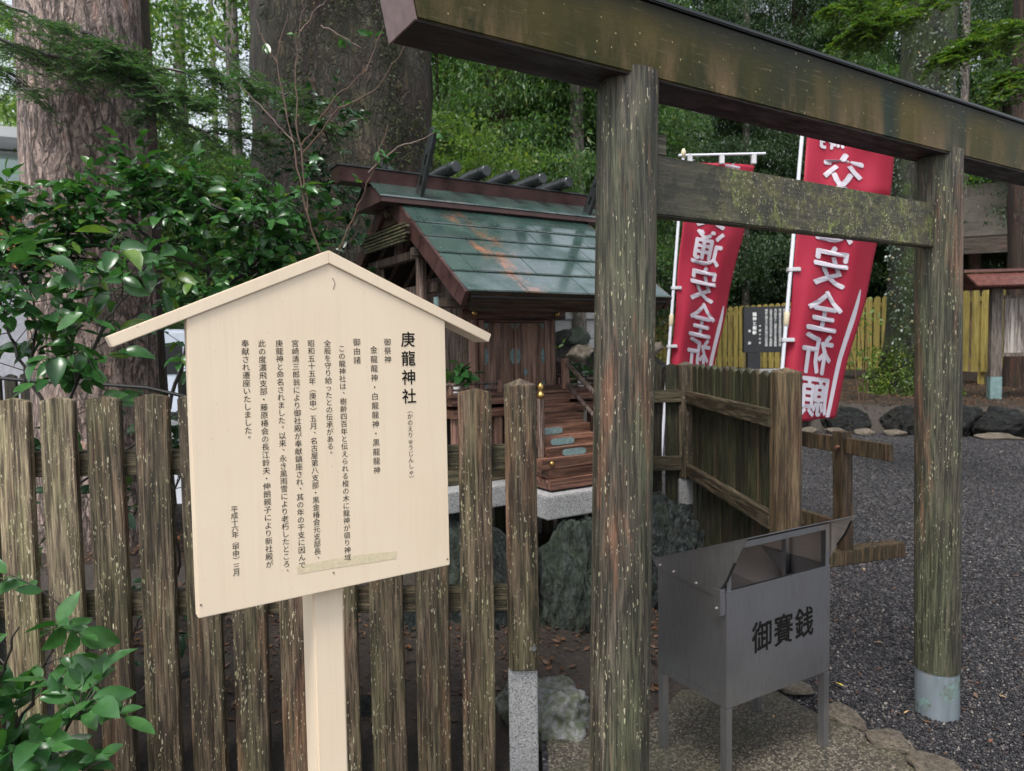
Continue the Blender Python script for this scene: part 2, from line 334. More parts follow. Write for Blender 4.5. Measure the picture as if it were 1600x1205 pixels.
def soil_mat():
    n = NM('damp_dark_soil'); c = n.ramp(n.noise(25, 7, 0.75), [(0.3, (0.010, 0.008, 0.006)), (0.6, (0.032, 0.022, 0.015)), (0.8, (0.075, 0.048, 0.032))])
    n.bump(n.noise(45, 6, 0.7), 0.8, 0.02); return n.out(c, 0.6)
SOIL = soil_mat()

def roof_mat(root):
    n = NM('wet_green_copper_roof'); n.use_object(root)
    s1 = n.noise(5, 5, 0.6); x, y, z = n.sep()[:3]
    c = n.ramp(s1, [(0.3, (0.020, 0.042, 0.036)), (0.55, (0.032, 0.066, 0.055)), (0.75, (0.05, 0.085, 0.07))])
    # rust runs down parts of the roof
    for cx_, w_, y0_, y1_ in ((.30, .09, .30, .75), (.42, .08, .0, .60), (.34, .06, .0, .35)):
        wob = n.noise(6, 4, 0.6, (1, 0.5, 1)); xx = n.math('ADD', x, n.math('MULTIPLY', n.math('SUBTRACT', wob, 0.5), 0.26))
        d = n.math('ABSOLUTE', n.math('SUBTRACT', xx, cx_)); strip = n.ramp(d, [(0.0, 1.0), (w_, 0.0)])
        br = n.math('MULTIPLY', n.step(n.noise(18, 5, 0.7, (1, 0.25, 0.25)), 0.40, 0.58), n.step(n.noise(9, 5, 0.7), 0.40, 0.56))
        yw = n.math('MULTIPLY', n.ramp(y, [(max(0, y0_ - .05), 0.0), (y0_ + .03, 1.0)]), n.ramp(y, [(y1_ - .1, 1.0), (y1_, 0.0)])) if y0_ > 0 else n.ramp(y, [(y1_ - .1, 1.0), (y1_, 0.0)])
        c = n.mix(n.math('MULTIPLY', n.math('MULTIPLY', strip, br), yw), c, n.ramp(n.noise(40, 3), [(0.3, (0.17, 0.055, 0.02)), (0.7, (0.42, 0.15, 0.05))]))
    c = n.mix(n.math('LESS_THAN', n.vor(30, co=n.warp(40, 0.02)), 0.045), c, (0.6, 0.62, 0.6))
    n.bump(n.math('ADD', n.noise(3.5, 3, 0.5), n.math('MULTIPLY', n.noise(60, 3), 0.06)), 0.35, 0.03)
    n.b.inputs['Coat IOR'].default_value = 2.3; n.b.inputs['Coat Roughness'].default_value = 0.13
    n.ln(n.ramp(n.noise(4.5, 4, 0.6), [(0.38, 0.25), (0.56, 1.0)]), n.b.inputs['Coat Weight'])
    return n.out(c, n.ramp(n.noise(4, 4, 0.6), [(0.35, 0.12), (0.65, 0.4)]), 0.1, 0.6)
def trim_mat():
    n = NM('red_brown_copper_trim'); s1 = n.noise(9, 4)
    c = n.ramp(s1, [(0.3, (0.050, 0.026, 0.024)), (0.7, (0.115, 0.058, 0.052))]); n.bump(n.noise(20, 4), 0.2, 0.004)
    return n.out(c, n.ramp(s1, [(0.3, 0.22), (0.7, 0.45)]), 0.35)
TRIM = trim_mat()
LOGM = simple('dark_wet_ridge_log', (0.030, 0.034, 0.034), 0.28, 0.2, 0.4, 20)
BRASS = simple('aged_brass', (0.45, 0.28, 0.09), 0.35, 0.9, 0.35, 60)
PATINA = simple('blue_green_patina_plate', (0.16, 0.235, 0.235), 0.55, 0.1, 0.35, 70)
DARK = simple('dark_shade_fill', (0.012, 0.008, 0.006), 0.7)  # near-black: the shade of hollows and recesses is put into this colour
WHITE = simple('white_porcelain', (0.78, 0.78, 0.78), 0.25, 0, 0.03)
BLACKR = simple('black_rubber_strip', (0.012, 0.012, 0.013), 0.4)

def leaf_mat(name, a, b, rough=0.32, trans=0.30, spec=0.5, back=None):
    n = NM(name); g = n.new('ShaderNodeNewGeometry'); oi = n.new('ShaderNodeObjectInfo')
    r = n.math('FRACT', n.math('ADD', g.outputs['Random Per Island'], oi.outputs['Random']))
    c = n.mix(r, a, b); c = n.mix(n.math('MULTIPLY', n.step(n.math('FRACT', n.math('MULTIPLY', r, 7.3)), 0.92, 0.96), 0.55), c, [min(.4, x * q) for x, q in zip(b, (3.2, 1.7, 1.0))]); c = n.mix(n.math('MULTIPLY', n.step(n.noise(2.2, 2, 0.5), 0.35, 0.65), 0.5), c, [x * 0.62 for x in a])
    n.ln(c, n.b.inputs['Base Color']); n.b.inputs['Roughness'].default_value = rough; n.b.inputs['Specular IOR Level'].default_value = spec
    t = n.new('ShaderNodeBsdfTranslucent'); n.ln(n.mix(1.0, c, (1.15, 1.25, 0.55), 'MULTIPLY'), t.inputs[0])
    m = n.new('ShaderNodeMixShader'); m.inputs[0].default_value = trans
    n.ln(n.b.outputs[0], m.inputs[1]); n.ln(t.outputs[0], m.inputs[2]); n.ln(m.outputs[0], n.t.nodes['Material Output'].inputs[0])
    return n.m
CAMEL = leaf_mat('glossy_evergreen_leaf', (0.030, 0.105, 0.030), (0.070, 0.190, 0.050), 0.25, 0.3)
FIRM = leaf_mat('fir_needle', (0.045, 0.115, 0.045), (0.085, 0.185, 0.065), 0.4, 0.35)
FARD = leaf_mat('far_dark_foliage', (0.030, 0.068, 0.032), (0.060, 0.120, 0.048), 0.45, 0.4)
FARM = leaf_mat('far_mid_foliage', (0.055, 0.125, 0.040), (0.105, 0.200, 0.058), 0.45, 0.5)
FARL = leaf_mat('far_light_foliage', (0.110, 0.205, 0.050), (0.200, 0.300, 0.085), 0.45, 0.5)
MAPLE = leaf_mat('maple_foliage', (0.055, 0.120, 0.022), (0.105, 0.180, 0.035), 0.4, 0.45)
LITTER = leaf_mat('fallen_brown_leaf', (0.06, 0.030, 0.018), (0.16, 0.085, 0.045), 0.5, 0.1)

def bark_mat(name, a, b, c3, vs_=14, st=(1, 1, 0.32), moss=0.0, crack=(0.03, 0.022, 0.018), bd=0.05, mossc=(0.045, 0.075, 0.012)):
    n = NM(name); wp = n.warp(6, 0.10)
    def ridge(scale, stt, w, det=7, dist=0.4):
        q = n.noise(scale, det, 0.62, stt, dist); return n.ramp(n.math('ABSOLUTE', n.math('SUBTRACT', q, 0.5)), [(0.0, 0.0), (w, 1.0)])
    st_ = (1, 1, st[2] * .62)
    e = ridge(vs_ * .95, st_, 0.045); e2 = ridge(vs_ * 2.3, st, 0.06)
    ev = n.ramp(n.vor(vs_, 'DISTANCE_TO_EDGE', st, co=wp), [(0.0, 0.0), (0.07, 1.0)])
    e = n.math('MINIMUM', e, n.math('MAXIMUM', ev, n.step(n.noise(5, 3), .40, .55)))
    c = n.ramp(n.noise(34, 7, 0.75, (1, 1, 0.45)), [(0.34, [x * .7 for x in a]), (0.5, [(x + y) / 2 for x, y in zip(a, b)]), (0.66, b)])
    c = n.mix(n.math('MULTIPLY', n.step(n.noise(3.2, 4, .6), .4, .65), 0.55), c, c3)
    c = n.mix(n.math('MULTIPLY', n.step(n.noise(9, 4, 0.6, st), 0.60, 0.68), 0.55), c, [min(1, x * q) for x, q in zip(b, (1.15, .72, .6))])
    c = n.mix(n.math('MULTIPLY', n.math('SUBTRACT', 1.0, e2), 0.45), c, crack)
    c = n.mix(n.math('MULTIPLY', n.math('SUBTRACT', 1.0, e), 0.9), c, crack)
    if moss: c = n.mix(n.math('MULTIPLY', n.step(n.noise(2.2, 5, 0.65), 0.42, 0.56), moss), c, n.mix(n.noise(50, 3), [x * 0.4 for x in mossc], [x * 1.5 for x in mossc]))
    h = n.math('ADD', e, n.math('MULTIPLY', e2, 0.4))
    n.bump(n.math('ADD', h, n.math('MULTIPLY', n.noise(60, 4, 0.7), 0.25)), 0.9, bd)
    return n.out(c, 0.75)
BARKA = bark_mat('plated_grey_pink_bark', (0.24, 0.17, 0.14), (0.46, 0.36, 0.315), (0.33, 0.235, 0.20), 12, (1, 1, 0.40), 0, bd=0.012)
BARKAD = bark_mat('wet_dark_red_bark', (0.030, 0.018, 0.014), (0.085, 0.05, 0.038), (0.1, 0.05, 0.035), 12, (1, 1, 0.3), 0.2, bd=0.015)
BARKB = bark_mat('mossy_old_fir_bark', (0.016, 0.010, 0.007), (0.115, 0.076, 0.052), (0.045, 0.030, 0.020), 7, (1, 1, 0.35), 0.6, bd=0.05, mossc=(0.032, 0.040, 0.009))
BARKC = bark_mat('red_brown_cedar_bark', (0.045, 0.022, 0.015), (0.115, 0.062, 0.045), (0.09, 0.045, 0.03), 9, (1, 1, 0.05), 0.1, bd=0.04)
BARKM = bark_mat('ivy_covered_dark_bark', (0.018, 0.02, 0.014), (0.055, 0.06, 0.045), (0.05, 0.05, 0.04), 10, (1, 1, 0.3), 0.9, bd=0.05)
BARKG = bark_mat('pale_grey_bark', (0.16, 0.13, 0.12), (0.30, 0.26, 0.24), (0.2, 0.17, 0.15), 6, (1, 1, 0.3), 0.1, bd=0.01)
TWIG = simple('red_brown_twig_bark', (0.105, 0.062, 0.042), 0.5, 0, 0.3, 40)
BRANCH = simple('dark_branch_bark', (0.025, 0.019, 0.015), 0.55, 0, 0.3, 40)

#@@STRUCTURE
# ---------------------------------------------------------------- ground
def grid_surface(name, mat, x0, x1, y0, y1, nx, ny, zf, **kw):
    X, Y = np.meshgrid(np.linspace(x0, x1, nx), np.linspace(y0, y1, ny))
    Z = np.vectorize(zf)(X, Y)
    idx = np.arange(nx * ny).reshape(ny, nx)
    Fq = np.stack([idx[:-1, :-1], idx[:-1, 1:], idx[1:, 1:], idx[1:, :-1]], -1).reshape(-1, 4)
    o = mk(name, npmesh(name, np.stack([X, Y, Z], -1).reshape(-1, 3), Fq), mat, smooth=True)
    return tag(o, kind='structure')
m = MB(); m.raw([(.09, -60, 0), (150, -60, 0), (150, 240, 0), (.09, 240, 0), (.09, -60, -.09), (.09, 240, -.09), (-150, 240, -.09), (-150, -60, -.09)], [(0, 1, 2, 3), (0, 3, 5, 4), (4, 5, 6, 7)])
tag(m.build('ground', GRAVEL), kind='structure')

def fbm(x, y, s=1.0, z=0.0): return mnoise.fractal(Vector((x * s, y * s, z)), 0.9, 2.1, 4)
def inside(x, y):
    # raised soil inside the fences
    d = min(1.02 - x if y > 3.0 else 0.75 - x - (3.0 - y) * 0.9, y - 2.62, 6.5 - y)
    return d
def soil_z(x, y):
    if y < 2.62: return -.075 + .006 * fbm(x, y, 6)
    d = inside(x, y)
    return max(-0.03, min(0.16, d * 0.35)) + 0.03 * fbm(x, y, 3.0) + (0.10 if y > 4 else 0.0) * min(1, max(0, d))
grid_surface('soil', SOIL, -6, 1.2, 2.0, 6.6, 110, 80, soil_z)

# concrete pad with stone edging
edge = [(1.00, 3.45), (1.04, 3.18), (1.12, 2.95), (1.19, 2.80), (1.29, 2.68), (1.38, 2.52), (1.46, 2.30), (1.52, 2.05), (1.50, 1.4)]
m = MB(); pts = [(0.11, 1.2)] + [(x, y) for x, y in edge[::-1]] + [(0.11, 3.3)]
bmv = [(x, y, 0.012) for x, y in pts]
m.raw(bmv, [tuple(range(len(bmv)))]); tag(m.build('concrete_pad', CONC), kind='structure')

def rock_mesh(name, seed, sub=3, rough=0.22, cuts=5):
    bm_ = bmesh.new(); bmesh.ops.create_icosphere(bm_, subdivisions=sub, radius=1.0)
    rd = random.Random(seed); pl = []
    for _ in range(cuts):
        d = Vector((rd.gauss(0, 1), rd.gauss(0, 1), rd.gauss(0, 1))).normalized(); pl.append((d, rd.uniform(0.55, 0.8)))
    o = Vector((rd.uniform(0, 50),) * 3)
    for v in bm_.verts:
        p = v.co.copy()
        for d, k in pl:
            e = p.dot(d) - k
            if e > 0: p -= d * e * 0.9
        q = p * 2.3 + o; rdg = 1 - abs(mnoise.noise(q)) * 2.2; rdg2 = 1 - abs(mnoise.noise(q * 2.7)) * 2
        p *= 1 + rough * mnoise.fractal(p * 1.6 + o, 0.8, 2.1, 6) - (.10 * max(0, rdg) ** 3 + .045 * max(0, rdg2) ** 3 if sub >= 4 else 0)
        v.co = p
    me = bpy.data.meshes.new(name); bm_.to_mesh(me); bm_.free(); return me
def rock(loc, size, mat, seed, label, group=None, rz=None, tilt=(0, 0), sub=4, name='rock', cuts=5, cat='rock'):
    me = rock_mesh(name, seed, sub, cuts=cuts); o = mk(name, me, mat, smooth=True, loc=loc)
    o.scale = size; o.rotation_euler = (tilt[0], tilt[1], rz if rz is not None else seed * 1.3)
    return tag(o, label, cat, group)

# edging stones of the pad
ed = [((1165, 1062), 0.075, 0.035), ((1235, 1092), 0.095, 0.034), ((1318, 1143), 0.09, 0.045), ((1392, 1186), 0.105, 0.05), ((1470, 1240), 0.11, 0.05)]
edl = ['small flat edging stone behind the coin box leg', 'long narrow tan edging stone beside the coin box leg', 'broken tan edging stone right of the coin box leg',
       'rounded tan edging stone at the bottom of the gravel', 'rounded edging stone nearest the torii pillar foot']
for i, ((x_, y_), a_, h_) in enumerate(ed):
    D_ = 1.5 * F_PX / (y_ - 533); p_ = at(x_, y_, D_)
    o = rock((p_.x, p_.y, 0.024), (a_, 0.052, h_), COBBLE, 60 + i, edl[i], 'stones edging the concrete pad', rz=R(-47), sub=3, name='edging_stone', cat='stone')

# ---------------------------------------------------------------- pebbles (real gravel near the camera)
def pebbles():
    base = np.array([(1, 0, 0), (-1, 0, 0), (0, 1, 0), (0, -1, 0), (0, 0, 1), (0, 0, -1)], float)
    tri = np.array([(0, 2, 4), (2, 1, 4), (1, 3, 4), (3, 0, 4), (2, 0, 5), (1, 2, 5), (3, 1, 5), (0, 3, 5)])
    N = 125000
    y = 2.0 + 10.5 * rng.random(N) ** 1.55; x = 0.9 + (y * 0.78 - 0.9) * rng.random(N)
    ex = np.interp(y, [p[1] for p in edge[::-1]], [p[0] for p in edge[::-1]]) + 0.03
    k = (x > ex); x, y = x[k], y[k]; N = len(x)
    s = rng.uniform(0.0028, 0.0078, N) * (1 + 0.06 * (y - 2)); z = rng.uniform(-0.001, 0.004, N)
    ang = rng.random(N) * 6.28; ca, sa = np.cos(ang), np.sin(ang)
    J = 1 + 0.35 * (rng.random((N, 6, 1)) - 0.5); B = base[None] * J * s[:, None, None]
    B[:, :, 0] *= 1.0 + 0.5 * rng.random((N, 1)); B[:, :, 2] *= 0.65
    tl = rng.normal(0, 0.35, (N, 1)); B[:, :, 2] += B[:, :, 0] * tl
    X = B[:, :, 0] * ca[:, None] - B[:, :, 1] * sa[:, None]; Y = B[:, :, 0] * sa[:, None] + B[:, :, 1] * ca[:, None]
    V = np.stack([X + x[:, None], Y + y[:, None], B[:, :, 2] + z[:, None]], -1).reshape(-1, 3)
    Fc = (tri[None] + 6 * np.arange(N)[:, None, None]).reshape(-1, 3)
    tag(mk('gravel', npmesh('gravel', V, Fc), PEB), 'dark grey crushed gravel with pale specks covering the yard', 'gravel', kind='stuff')
pebbles()

# ---------------------------------------------------------------- torii
AZ = math.atan2(0.53, 0.848)
eA = Vector((math.cos(AZ), math.sin(AZ), 0)); eB = Vector((-math.sin(AZ), math.cos(AZ), 0))
T0 = Vector((0.985, 2.355, 0))          # middle of the gate on the ground
tor = empty('torii_gate', T0, AZ, 'large mossy wooden torii gate with round pillars standing across the path', 'gate')
span = 1.655
def pillar(sx):
    m = MB(); ztop = 2.215; lean = 0.026; n = 40; rows = 24
    xb = sx * (span / 2 + 0.012); vs_ = []; fs = []
    z0 = 0.185
    for i in range(rows + 1):
        z = z0 + (ztop - z0) * i / rows
        for k in range(n):
            th = 2 * math.pi * k / n
            r = 0.0815 * (1 + 0.012 * mnoise.noise(Vector((math.cos(th) * 1.5, math.sin(th) * 1.5 + sx * 9, z * 1.2))) + 0.006 * mnoise.noise(Vector((math.cos(th) * 14, math.sin(th) * 14, z * 0.8 + sx))))
            vs_.append((xb - sx * lean * z + r * math.cos(th), r * math.sin(th), z))
    for i in range(rows):
        for k in range(n):
            k2 = (k + 1) % n; fs.append((i * n + k, i * n + k2, (i + 1) * n + k2, (i + 1) * n + k))
    fs += [tuple(range(n))[::-1], tuple(range(rows * n, rows * n + n))]
    m.raw(vs_, fs); o = m.build('pillar', PILLAR, tor, smooth='angle')
    m = MB(); m.tube([(xb + sx * 0.001, 0, -0.05), (xb - sx * lean * 0.09, 0, 0.09), (xb - sx * lean * 0.187, 0, 0.187)], [0.0805, 0.0795, 0.079], 40)
    m.build('base_sleeve', SLEEVE, o, smooth='angle')
    return o
def sleeve_mat():
    n = NM('blue_grey_weathered_zinc'); n.jitter(3); z = n.sep()[2]
    c = n.ramp(n.noise(12, 5, 0.6, (1, 1, 0.12)), [(0.3, (0.13, 0.16, 0.175)), (0.52, (0.24, 0.28, 0.31)), (0.66, (0.27, 0.21, 0.18))])
    n2 = n.ramp(n.noise(26, 5, 0.7), [(0.4, (0.22, 0.36, 0.34)), (0.6, (0.12, 0.11, 0.09))])
    c = n.mix(n.step(n.noise(9, 5, 0.7), 0.52, 0.6), c, n2)
    return n.out(c, 0.5, 0.3)
SLEEVE = sleeve_mat()
pl_, pr_ = pillar(-1), pillar(1)
# top beam: rectangular, ends cut outward, own frame so that the stain pattern runs with it
kb = MB(); xl, xr, zb, zt, hd = -0.5 * span - 0.60, 0.5 * span + 0.80, 2.195, 2.385, 0.0675
sl = 0.04
kb.hexa([(xl, -hd, 0), (xr, -hd, 0), (xr, hd, 0), (xl, hd, 0)], [(xl - sl, -hd, zt - zb), (xr + sl, -hd, zt - zb), (xr + sl, hd, zt - zb), (xl - sl, hd, zt - zb)])
kb.build('top_beam', KASAGI, tor, bevel=0.004, loc=(0, 0, zb))
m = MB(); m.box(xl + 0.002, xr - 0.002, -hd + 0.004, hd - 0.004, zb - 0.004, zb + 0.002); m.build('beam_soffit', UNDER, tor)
for s, xx in ((-1, xl), (1, xr)):
    m = MB(); d = 0.005 * s
    m.hexa([(min(xx, xx + d), -hd - .004, zb - .004), (max(xx, xx + d), -hd - .004, zb - .004), (max(xx, xx + d), hd + .004, zb - .004), (min(xx, xx + d), hd + .004, zb - .004)],
           [(min(xx, xx + d) + s * sl, -hd - .004, zt + .003), (max(xx, xx + d) + s * sl, -hd - .004, zt + .003), (max(xx, xx + d) + s * sl, hd + .004, zt + .003), (min(xx, xx + d) + s * sl, hd + .004, zt + .003)])
    m.build('end_plate', ENDP, tor)
m = MB(); m.box(xl - sl + .004, xr + sl - .004, -hd - 0.008, hd + 0.008, zt + 0.001, zt + 0.014); m.build('beam_cover', simple('black_wet_beam_cover', (0.012, 0.013, 0.012), 0.3), tor, bevel=0.003)
m = MB(); m.box(-span / 2 + 0.01, span / 2 - 0.01, -0.024, 0.024, 0, 0.162); o = m.build('tie_beam', NUKI, tor, bevel=0.004, loc=(0, 0, 1.853))
m = MB(); m.hexa([(-span / 2 + .03, -.022, 2.016), (-span / 2 + .165, -.022, 2.016), (-span / 2 + .165, .022, 2.016), (-span / 2 + .03, .022, 2.016)],
                 [(-span / 2 + .03, -.022, 2.055), (-span / 2 + .165, -.022, 2.075), (-span / 2 + .165, .022, 2.075), (-span / 2 + .03, .022, 2.055)])
m.build('wedge', wood('wedge_wood', (0.05, 0.05, 0.03), (0.11, 0.10, 0.07), (0.2, 0.18, 0.12), 0.6, 0, 0.2, grain='x'), tor, bevel=0.002)

# ---------------------------------------------------------------- fences
def picket_mesh(w_, t_, z0, z1, peak, rd):
    m = MB(); h = w_ / 2; rows = 5; V = []; 
    prof = [(-h, z1 - peak), (-h * 0.93, z1 - peak * 0.75), (0, z1), (h * 0.93, z1 - peak * 0.75), (h, z1 - peak)]
    left = [(-h + rd.uniform(-.0022, .0022), z0 + (z1 - peak - z0) * i / rows) for i in range(rows)]
    right = [(h + rd.uniform(-.0022, .0022), z0 + (z1 - peak - z0) * (rows - 1 - i) / rows) for i in range(rows)]
    poly = left + prof + right
    m.prism(poly[::-1], 'y', -t_ / 2, t_ / 2)
    return m
def share_build(mb, name, mat, parent, bevel):
    o = mb.build(name, mat, parent, bevel=bevel); return o
rd = random.Random(3)
ff = empty('picket_fence', (0, 2.5, 0), 0, 'weathered brown picket fence with pointed tops running behind the signboard', 'fence')
pms = [picket_mesh(0.119, 0.030, -0.10, 1.352, 0.016, rd) for _ in range(5)]
meshes = []
for k in range(13):
    x_ = -0.14 - 0.1632 * k
    if k < 5:
        o = pms[k].build('picket', PICK, ff, bevel=0.004); meshes.append(o.data)
    else:
        me = meshes[k % 5]
        if k >= 9:
            if me.name + 'p' not in bpy.data.meshes: me2 = me.copy(); me2.name = me.name + 'p'; me2.materials[0] = PICKL
            me = bpy.data.meshes[me.name + 'p']
        o = bpy.data.objects.new('picket', me); COL.objects.link(o); o.parent = ff
    o.location = (x_ + rd.uniform(-.004, .004), 0.017 + rd.uniform(-.003, .003), rd.uniform(-.006, .004)); o.rotation_euler = (0, rd.uniform(-.004, .004), 0)
for z0, z1 in ((1.058, 1.148), (0.542, 0.630)):
    m = MB(); m.box(-2.6, 0.0, 0.0, 0.045, 0, z1 - z0); o = m.build('rail', RAIL, ff, bevel=0.004, loc=(0, 0.038, z0))
def fence_post(par, x, y, zg, ztop, w_, mat, bolt=None, zb0=0.0, oct_=0.35, stone=0.052):
    h = w_ / 2; c = h * (1 - oct_)
    poly = [(-h, -c), (-c, -h), (c, -h), (h, -c), (h, c), (c, h), (-c, h), (-h, c)]
    m = MB(); n = 8; V = []
    for z in (zg, ztop - 0.022): V += [(a, b, z) for a, b in poly]
    V += [(a * 0.05, b * 0.05, ztop) for a, b in poly]
    f = [tuple(range(8))[::-1], tuple(range(16, 24))] + [(i + 8 * r, (i + 1) % 8 + 8 * r, (i + 1) % 8 + 8 * (r + 1), i + 8 * (r + 1)) for r in (0, 1) for i in range(8)]
    m.raw(V, f); o = m.build('post', mat, par, bevel=0.003, loc=(x, y, 0))
    m = MB(); m.box(-stone - 0.004, stone - 0.004, -stone * 0.8, stone * 0.8, zb0 - 0.12, zg - 0.002); m.box(-stone * 0.9, -stone * 0.3, -stone * 0.5, stone * 0.5, zg - 0.002, zg + 0.11)
    m.build('stone_base', GRAN, par, bevel=0.004, loc=(x, y, 0))
    m = MB(); m.box(-h * 1.01, -h * 0.62, -h * 1.01, h, zg + .0, zg + .11)
    if bolt:
        m = MB(); m.tube([(x + bolt, y - h - 0.009, zg + 0.085), (x + bolt, y - h + 0.01, zg + 0.085)], [0.0095, 0.0095], 12); m.build('bolt', STEEL, o).location = (-x, -y, 0)
    return o
fence_post(ff, 0.027, 0.035, 0.344, 1.386, 0.112, PICK, bolt=0.036)
fence_post(ff, -1.925, 0.125, 0.56, 1.33, 0.112, PICKL)

wf = empty('picket_fence', (1.2, 4.0, 0), 0, 'short dark green-stained side fence of close boards leading away to the rear corner', 'fence')
mw = picket_mesh(0.108, 0.028, 0.02, 1.372, 0.028, rd).build('picket', WINGP, wf, bevel=0.006)
for k in range(12):
    y_ = 3.40 + 0.1135 * k; o = mw if k == 0 else bpy.data.objects.new('picket', mw.data)
    if k: COL.objects.link(o); o.parent = wf
    o.rotation_euler = (0, 0, math.pi / 2); o.location = (1.262 - 0.053 * (y_ - 3.28) / 1.4 - 1.2, y_ - 4.0, rd.uniform(-.006, .006))
for z0, z1 in ((1.105, 1.187), (0.622, 0.70)):
    m = MB(); m.hexa([(1.193, 3.30, z0), (1.238, 3.30, z0), (1.19, 4.70, z0), (1.145, 4.70, z0)], [(1.193, 3.30, z1), (1.238, 3.30, z1), (1.19, 4.70, z1), (1.145, 4.70, z1)])
    m.v = [(a - 1.2, b - 4.0, c) for a, b, c in m.v]; m.build('rail', RAILY, wf, bevel=0.004)
fence_post(wf, 1.264 - 1.2, 3.28 - 4.0, 0.30, 1.385, 0.122, POSTW)
fence_post(wf, 1.16 - 1.2, 4.75 - 4.0, 0.605, 1.385, 0.105, PICK)

rf = empty('picket_fence', (0, 4.75, 0), 0, 'dark narrow picket fence running behind the small shrine', 'fence')
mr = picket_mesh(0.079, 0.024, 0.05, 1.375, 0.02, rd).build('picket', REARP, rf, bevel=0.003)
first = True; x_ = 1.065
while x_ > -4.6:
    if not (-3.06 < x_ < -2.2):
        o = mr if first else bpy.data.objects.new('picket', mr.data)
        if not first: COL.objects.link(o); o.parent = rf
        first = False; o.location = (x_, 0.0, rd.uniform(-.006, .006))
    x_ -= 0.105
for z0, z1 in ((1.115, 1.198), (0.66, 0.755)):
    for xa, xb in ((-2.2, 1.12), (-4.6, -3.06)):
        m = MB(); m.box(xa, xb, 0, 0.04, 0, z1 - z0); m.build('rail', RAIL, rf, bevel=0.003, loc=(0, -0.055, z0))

# ---------------------------------------------------------------- signboard
SL = Vector((-0.7041, 1.55, 0.908)); SR = Vector((-0.1757, 1.9, 0)); SZ = math.atan2(0.35, 0.5284); SW = 0.6338
sg = empty('signboard', (SL.x, SL.y, 0), SZ, 'cream painted roofed signboard with black Japanese text in front of the picket fence', 'sign')
Z0 = 0.908
m = MB(); m.prism([(0, Z0), (SW, Z0 + .004), (SW, Z0 + .664), (SW / 2, Z0 + .80), (0, Z0 + .664)], 'y', 0, 0.034); m.build('board', CREAM, sg, bevel=0.002)
ex0, ex1, ez, th, dp0, dp1 = -0.143, SW + 0.132, 0.6035, 0.0285, -0.006, 0.066
for s in (0, 1):
    a = (ex0, Z0 + ez) if s == 0 else (ex1, Z0 + ez + .002); b = (SW / 2 + .003, Z0 + 0.799)
    d = Vector((b[0] - a[0], b[1] - a[1])).normalized(); nn = Vector((-d.y, d.x)) * (1 if s == 0 else -1)
    if nn.y < 0: nn = -nn
    e1 = (a[0] + nn.x * th * 0.85, a[1] + nn.y * th * 0.85)
    top = (b[0], b[1] + th / abs(nn.y))
    poly = [a, b, top, e1]
    if s: poly = poly[::-1]
    m = MB(); m.prism(poly, 'y', dp0, dp1); m.build('roof_board', CREAM, sg, bevel=0.0015)
m = MB(); m.box(0.268, 0.346, 0.036, 0.125, -0.1, Z0 + 0.45); m.build('post', CREAM, sg, bevel=0.004)

def glyph_mesh(txt, size, bold=0.0, res=2):
    cu = bpy.data.curves.new('t', 'FONT'); cu.body = txt; cu.size = size; cu.resolution_u = res; cu.offset = bold; cu.align_x = 'CENTER'
    o = bpy.data.objects.new('t', cu); COL.objects.link(o)
    dg = bpy.context.evaluated_depsgraph_get(); dg.update(); me = bpy.data.meshes.new_from_object(o.evaluated_get(dg))
    bpy.data.objects.remove(o); bpy.data.curves.remove(cu)
    return me
_gc = {}
def glyph(ch, bold=0.0, res=2):
    """unit-em outline centred on its body: (verts2d, faces)"""
    k = (ch, bold, res)
    if k not in _gc:
        me = glyph_mesh(ch, 1.0, bold, res); v = np.array([(p.co.x, p.co.y) for p in me.vertices]).reshape(-1, 2)
        f = [tuple(p.vertices) for p in me.polygons]
        if len(v): v = v - np.array([0.0, GY])
        _gc[k] = (v, f); bpy.data.meshes.remove(me)
    return _gc[k]
_m = glyph_mesh('国', 1.0); _v = np.array([(p.co.x, p.co.y) for p in _m.vertices]); GY = (_v[:, 1].min() + _v[:, 1].max()) / 2; GW = (_v[:, 0].max() - _v[:, 0].min())
_mid = (_v[:, 0].min() + _v[:, 0].max()) / 2
VMAP = {'（': '︵', '）': '︶', '、': ('、', 0.55, 0.55), '。': ('。', 0.55, 0.55)}
def column(mb, txt, u, v0, v1, size, bold=0.0, yoff=-0.0008):
    n = len(txt); em = size / GW
    for i, ch in enumerate(txt):
        if ch in ' \u3000': continue
        v = v0 + (v1 - v0) * i / max(1, n - 1); dx = dy = 0; rot = False
        if ch in '（）': rot = True
        elif ch in '、。': dx, dy = 0.5 * size, 0.5 * size
        g, f = glyph(ch)
        if len(g) == 0: continue
        if rot: g = np.stack([g[:, 1], -g[:, 0]], 1)
        P = g * em
        for q, (sx_, sy_) in enumerate(((0, 0), (1, .3), (-1, -.3), (.3, -1), (-.3, 1))[:5 if bold else 1]):
            mb.raw([(u + p[0] + dx + sx_ * bold * em, yoff - .00008 * q, v + p[1] + dy + sy_ * bold * em) for p in P], f)
lt = MB()
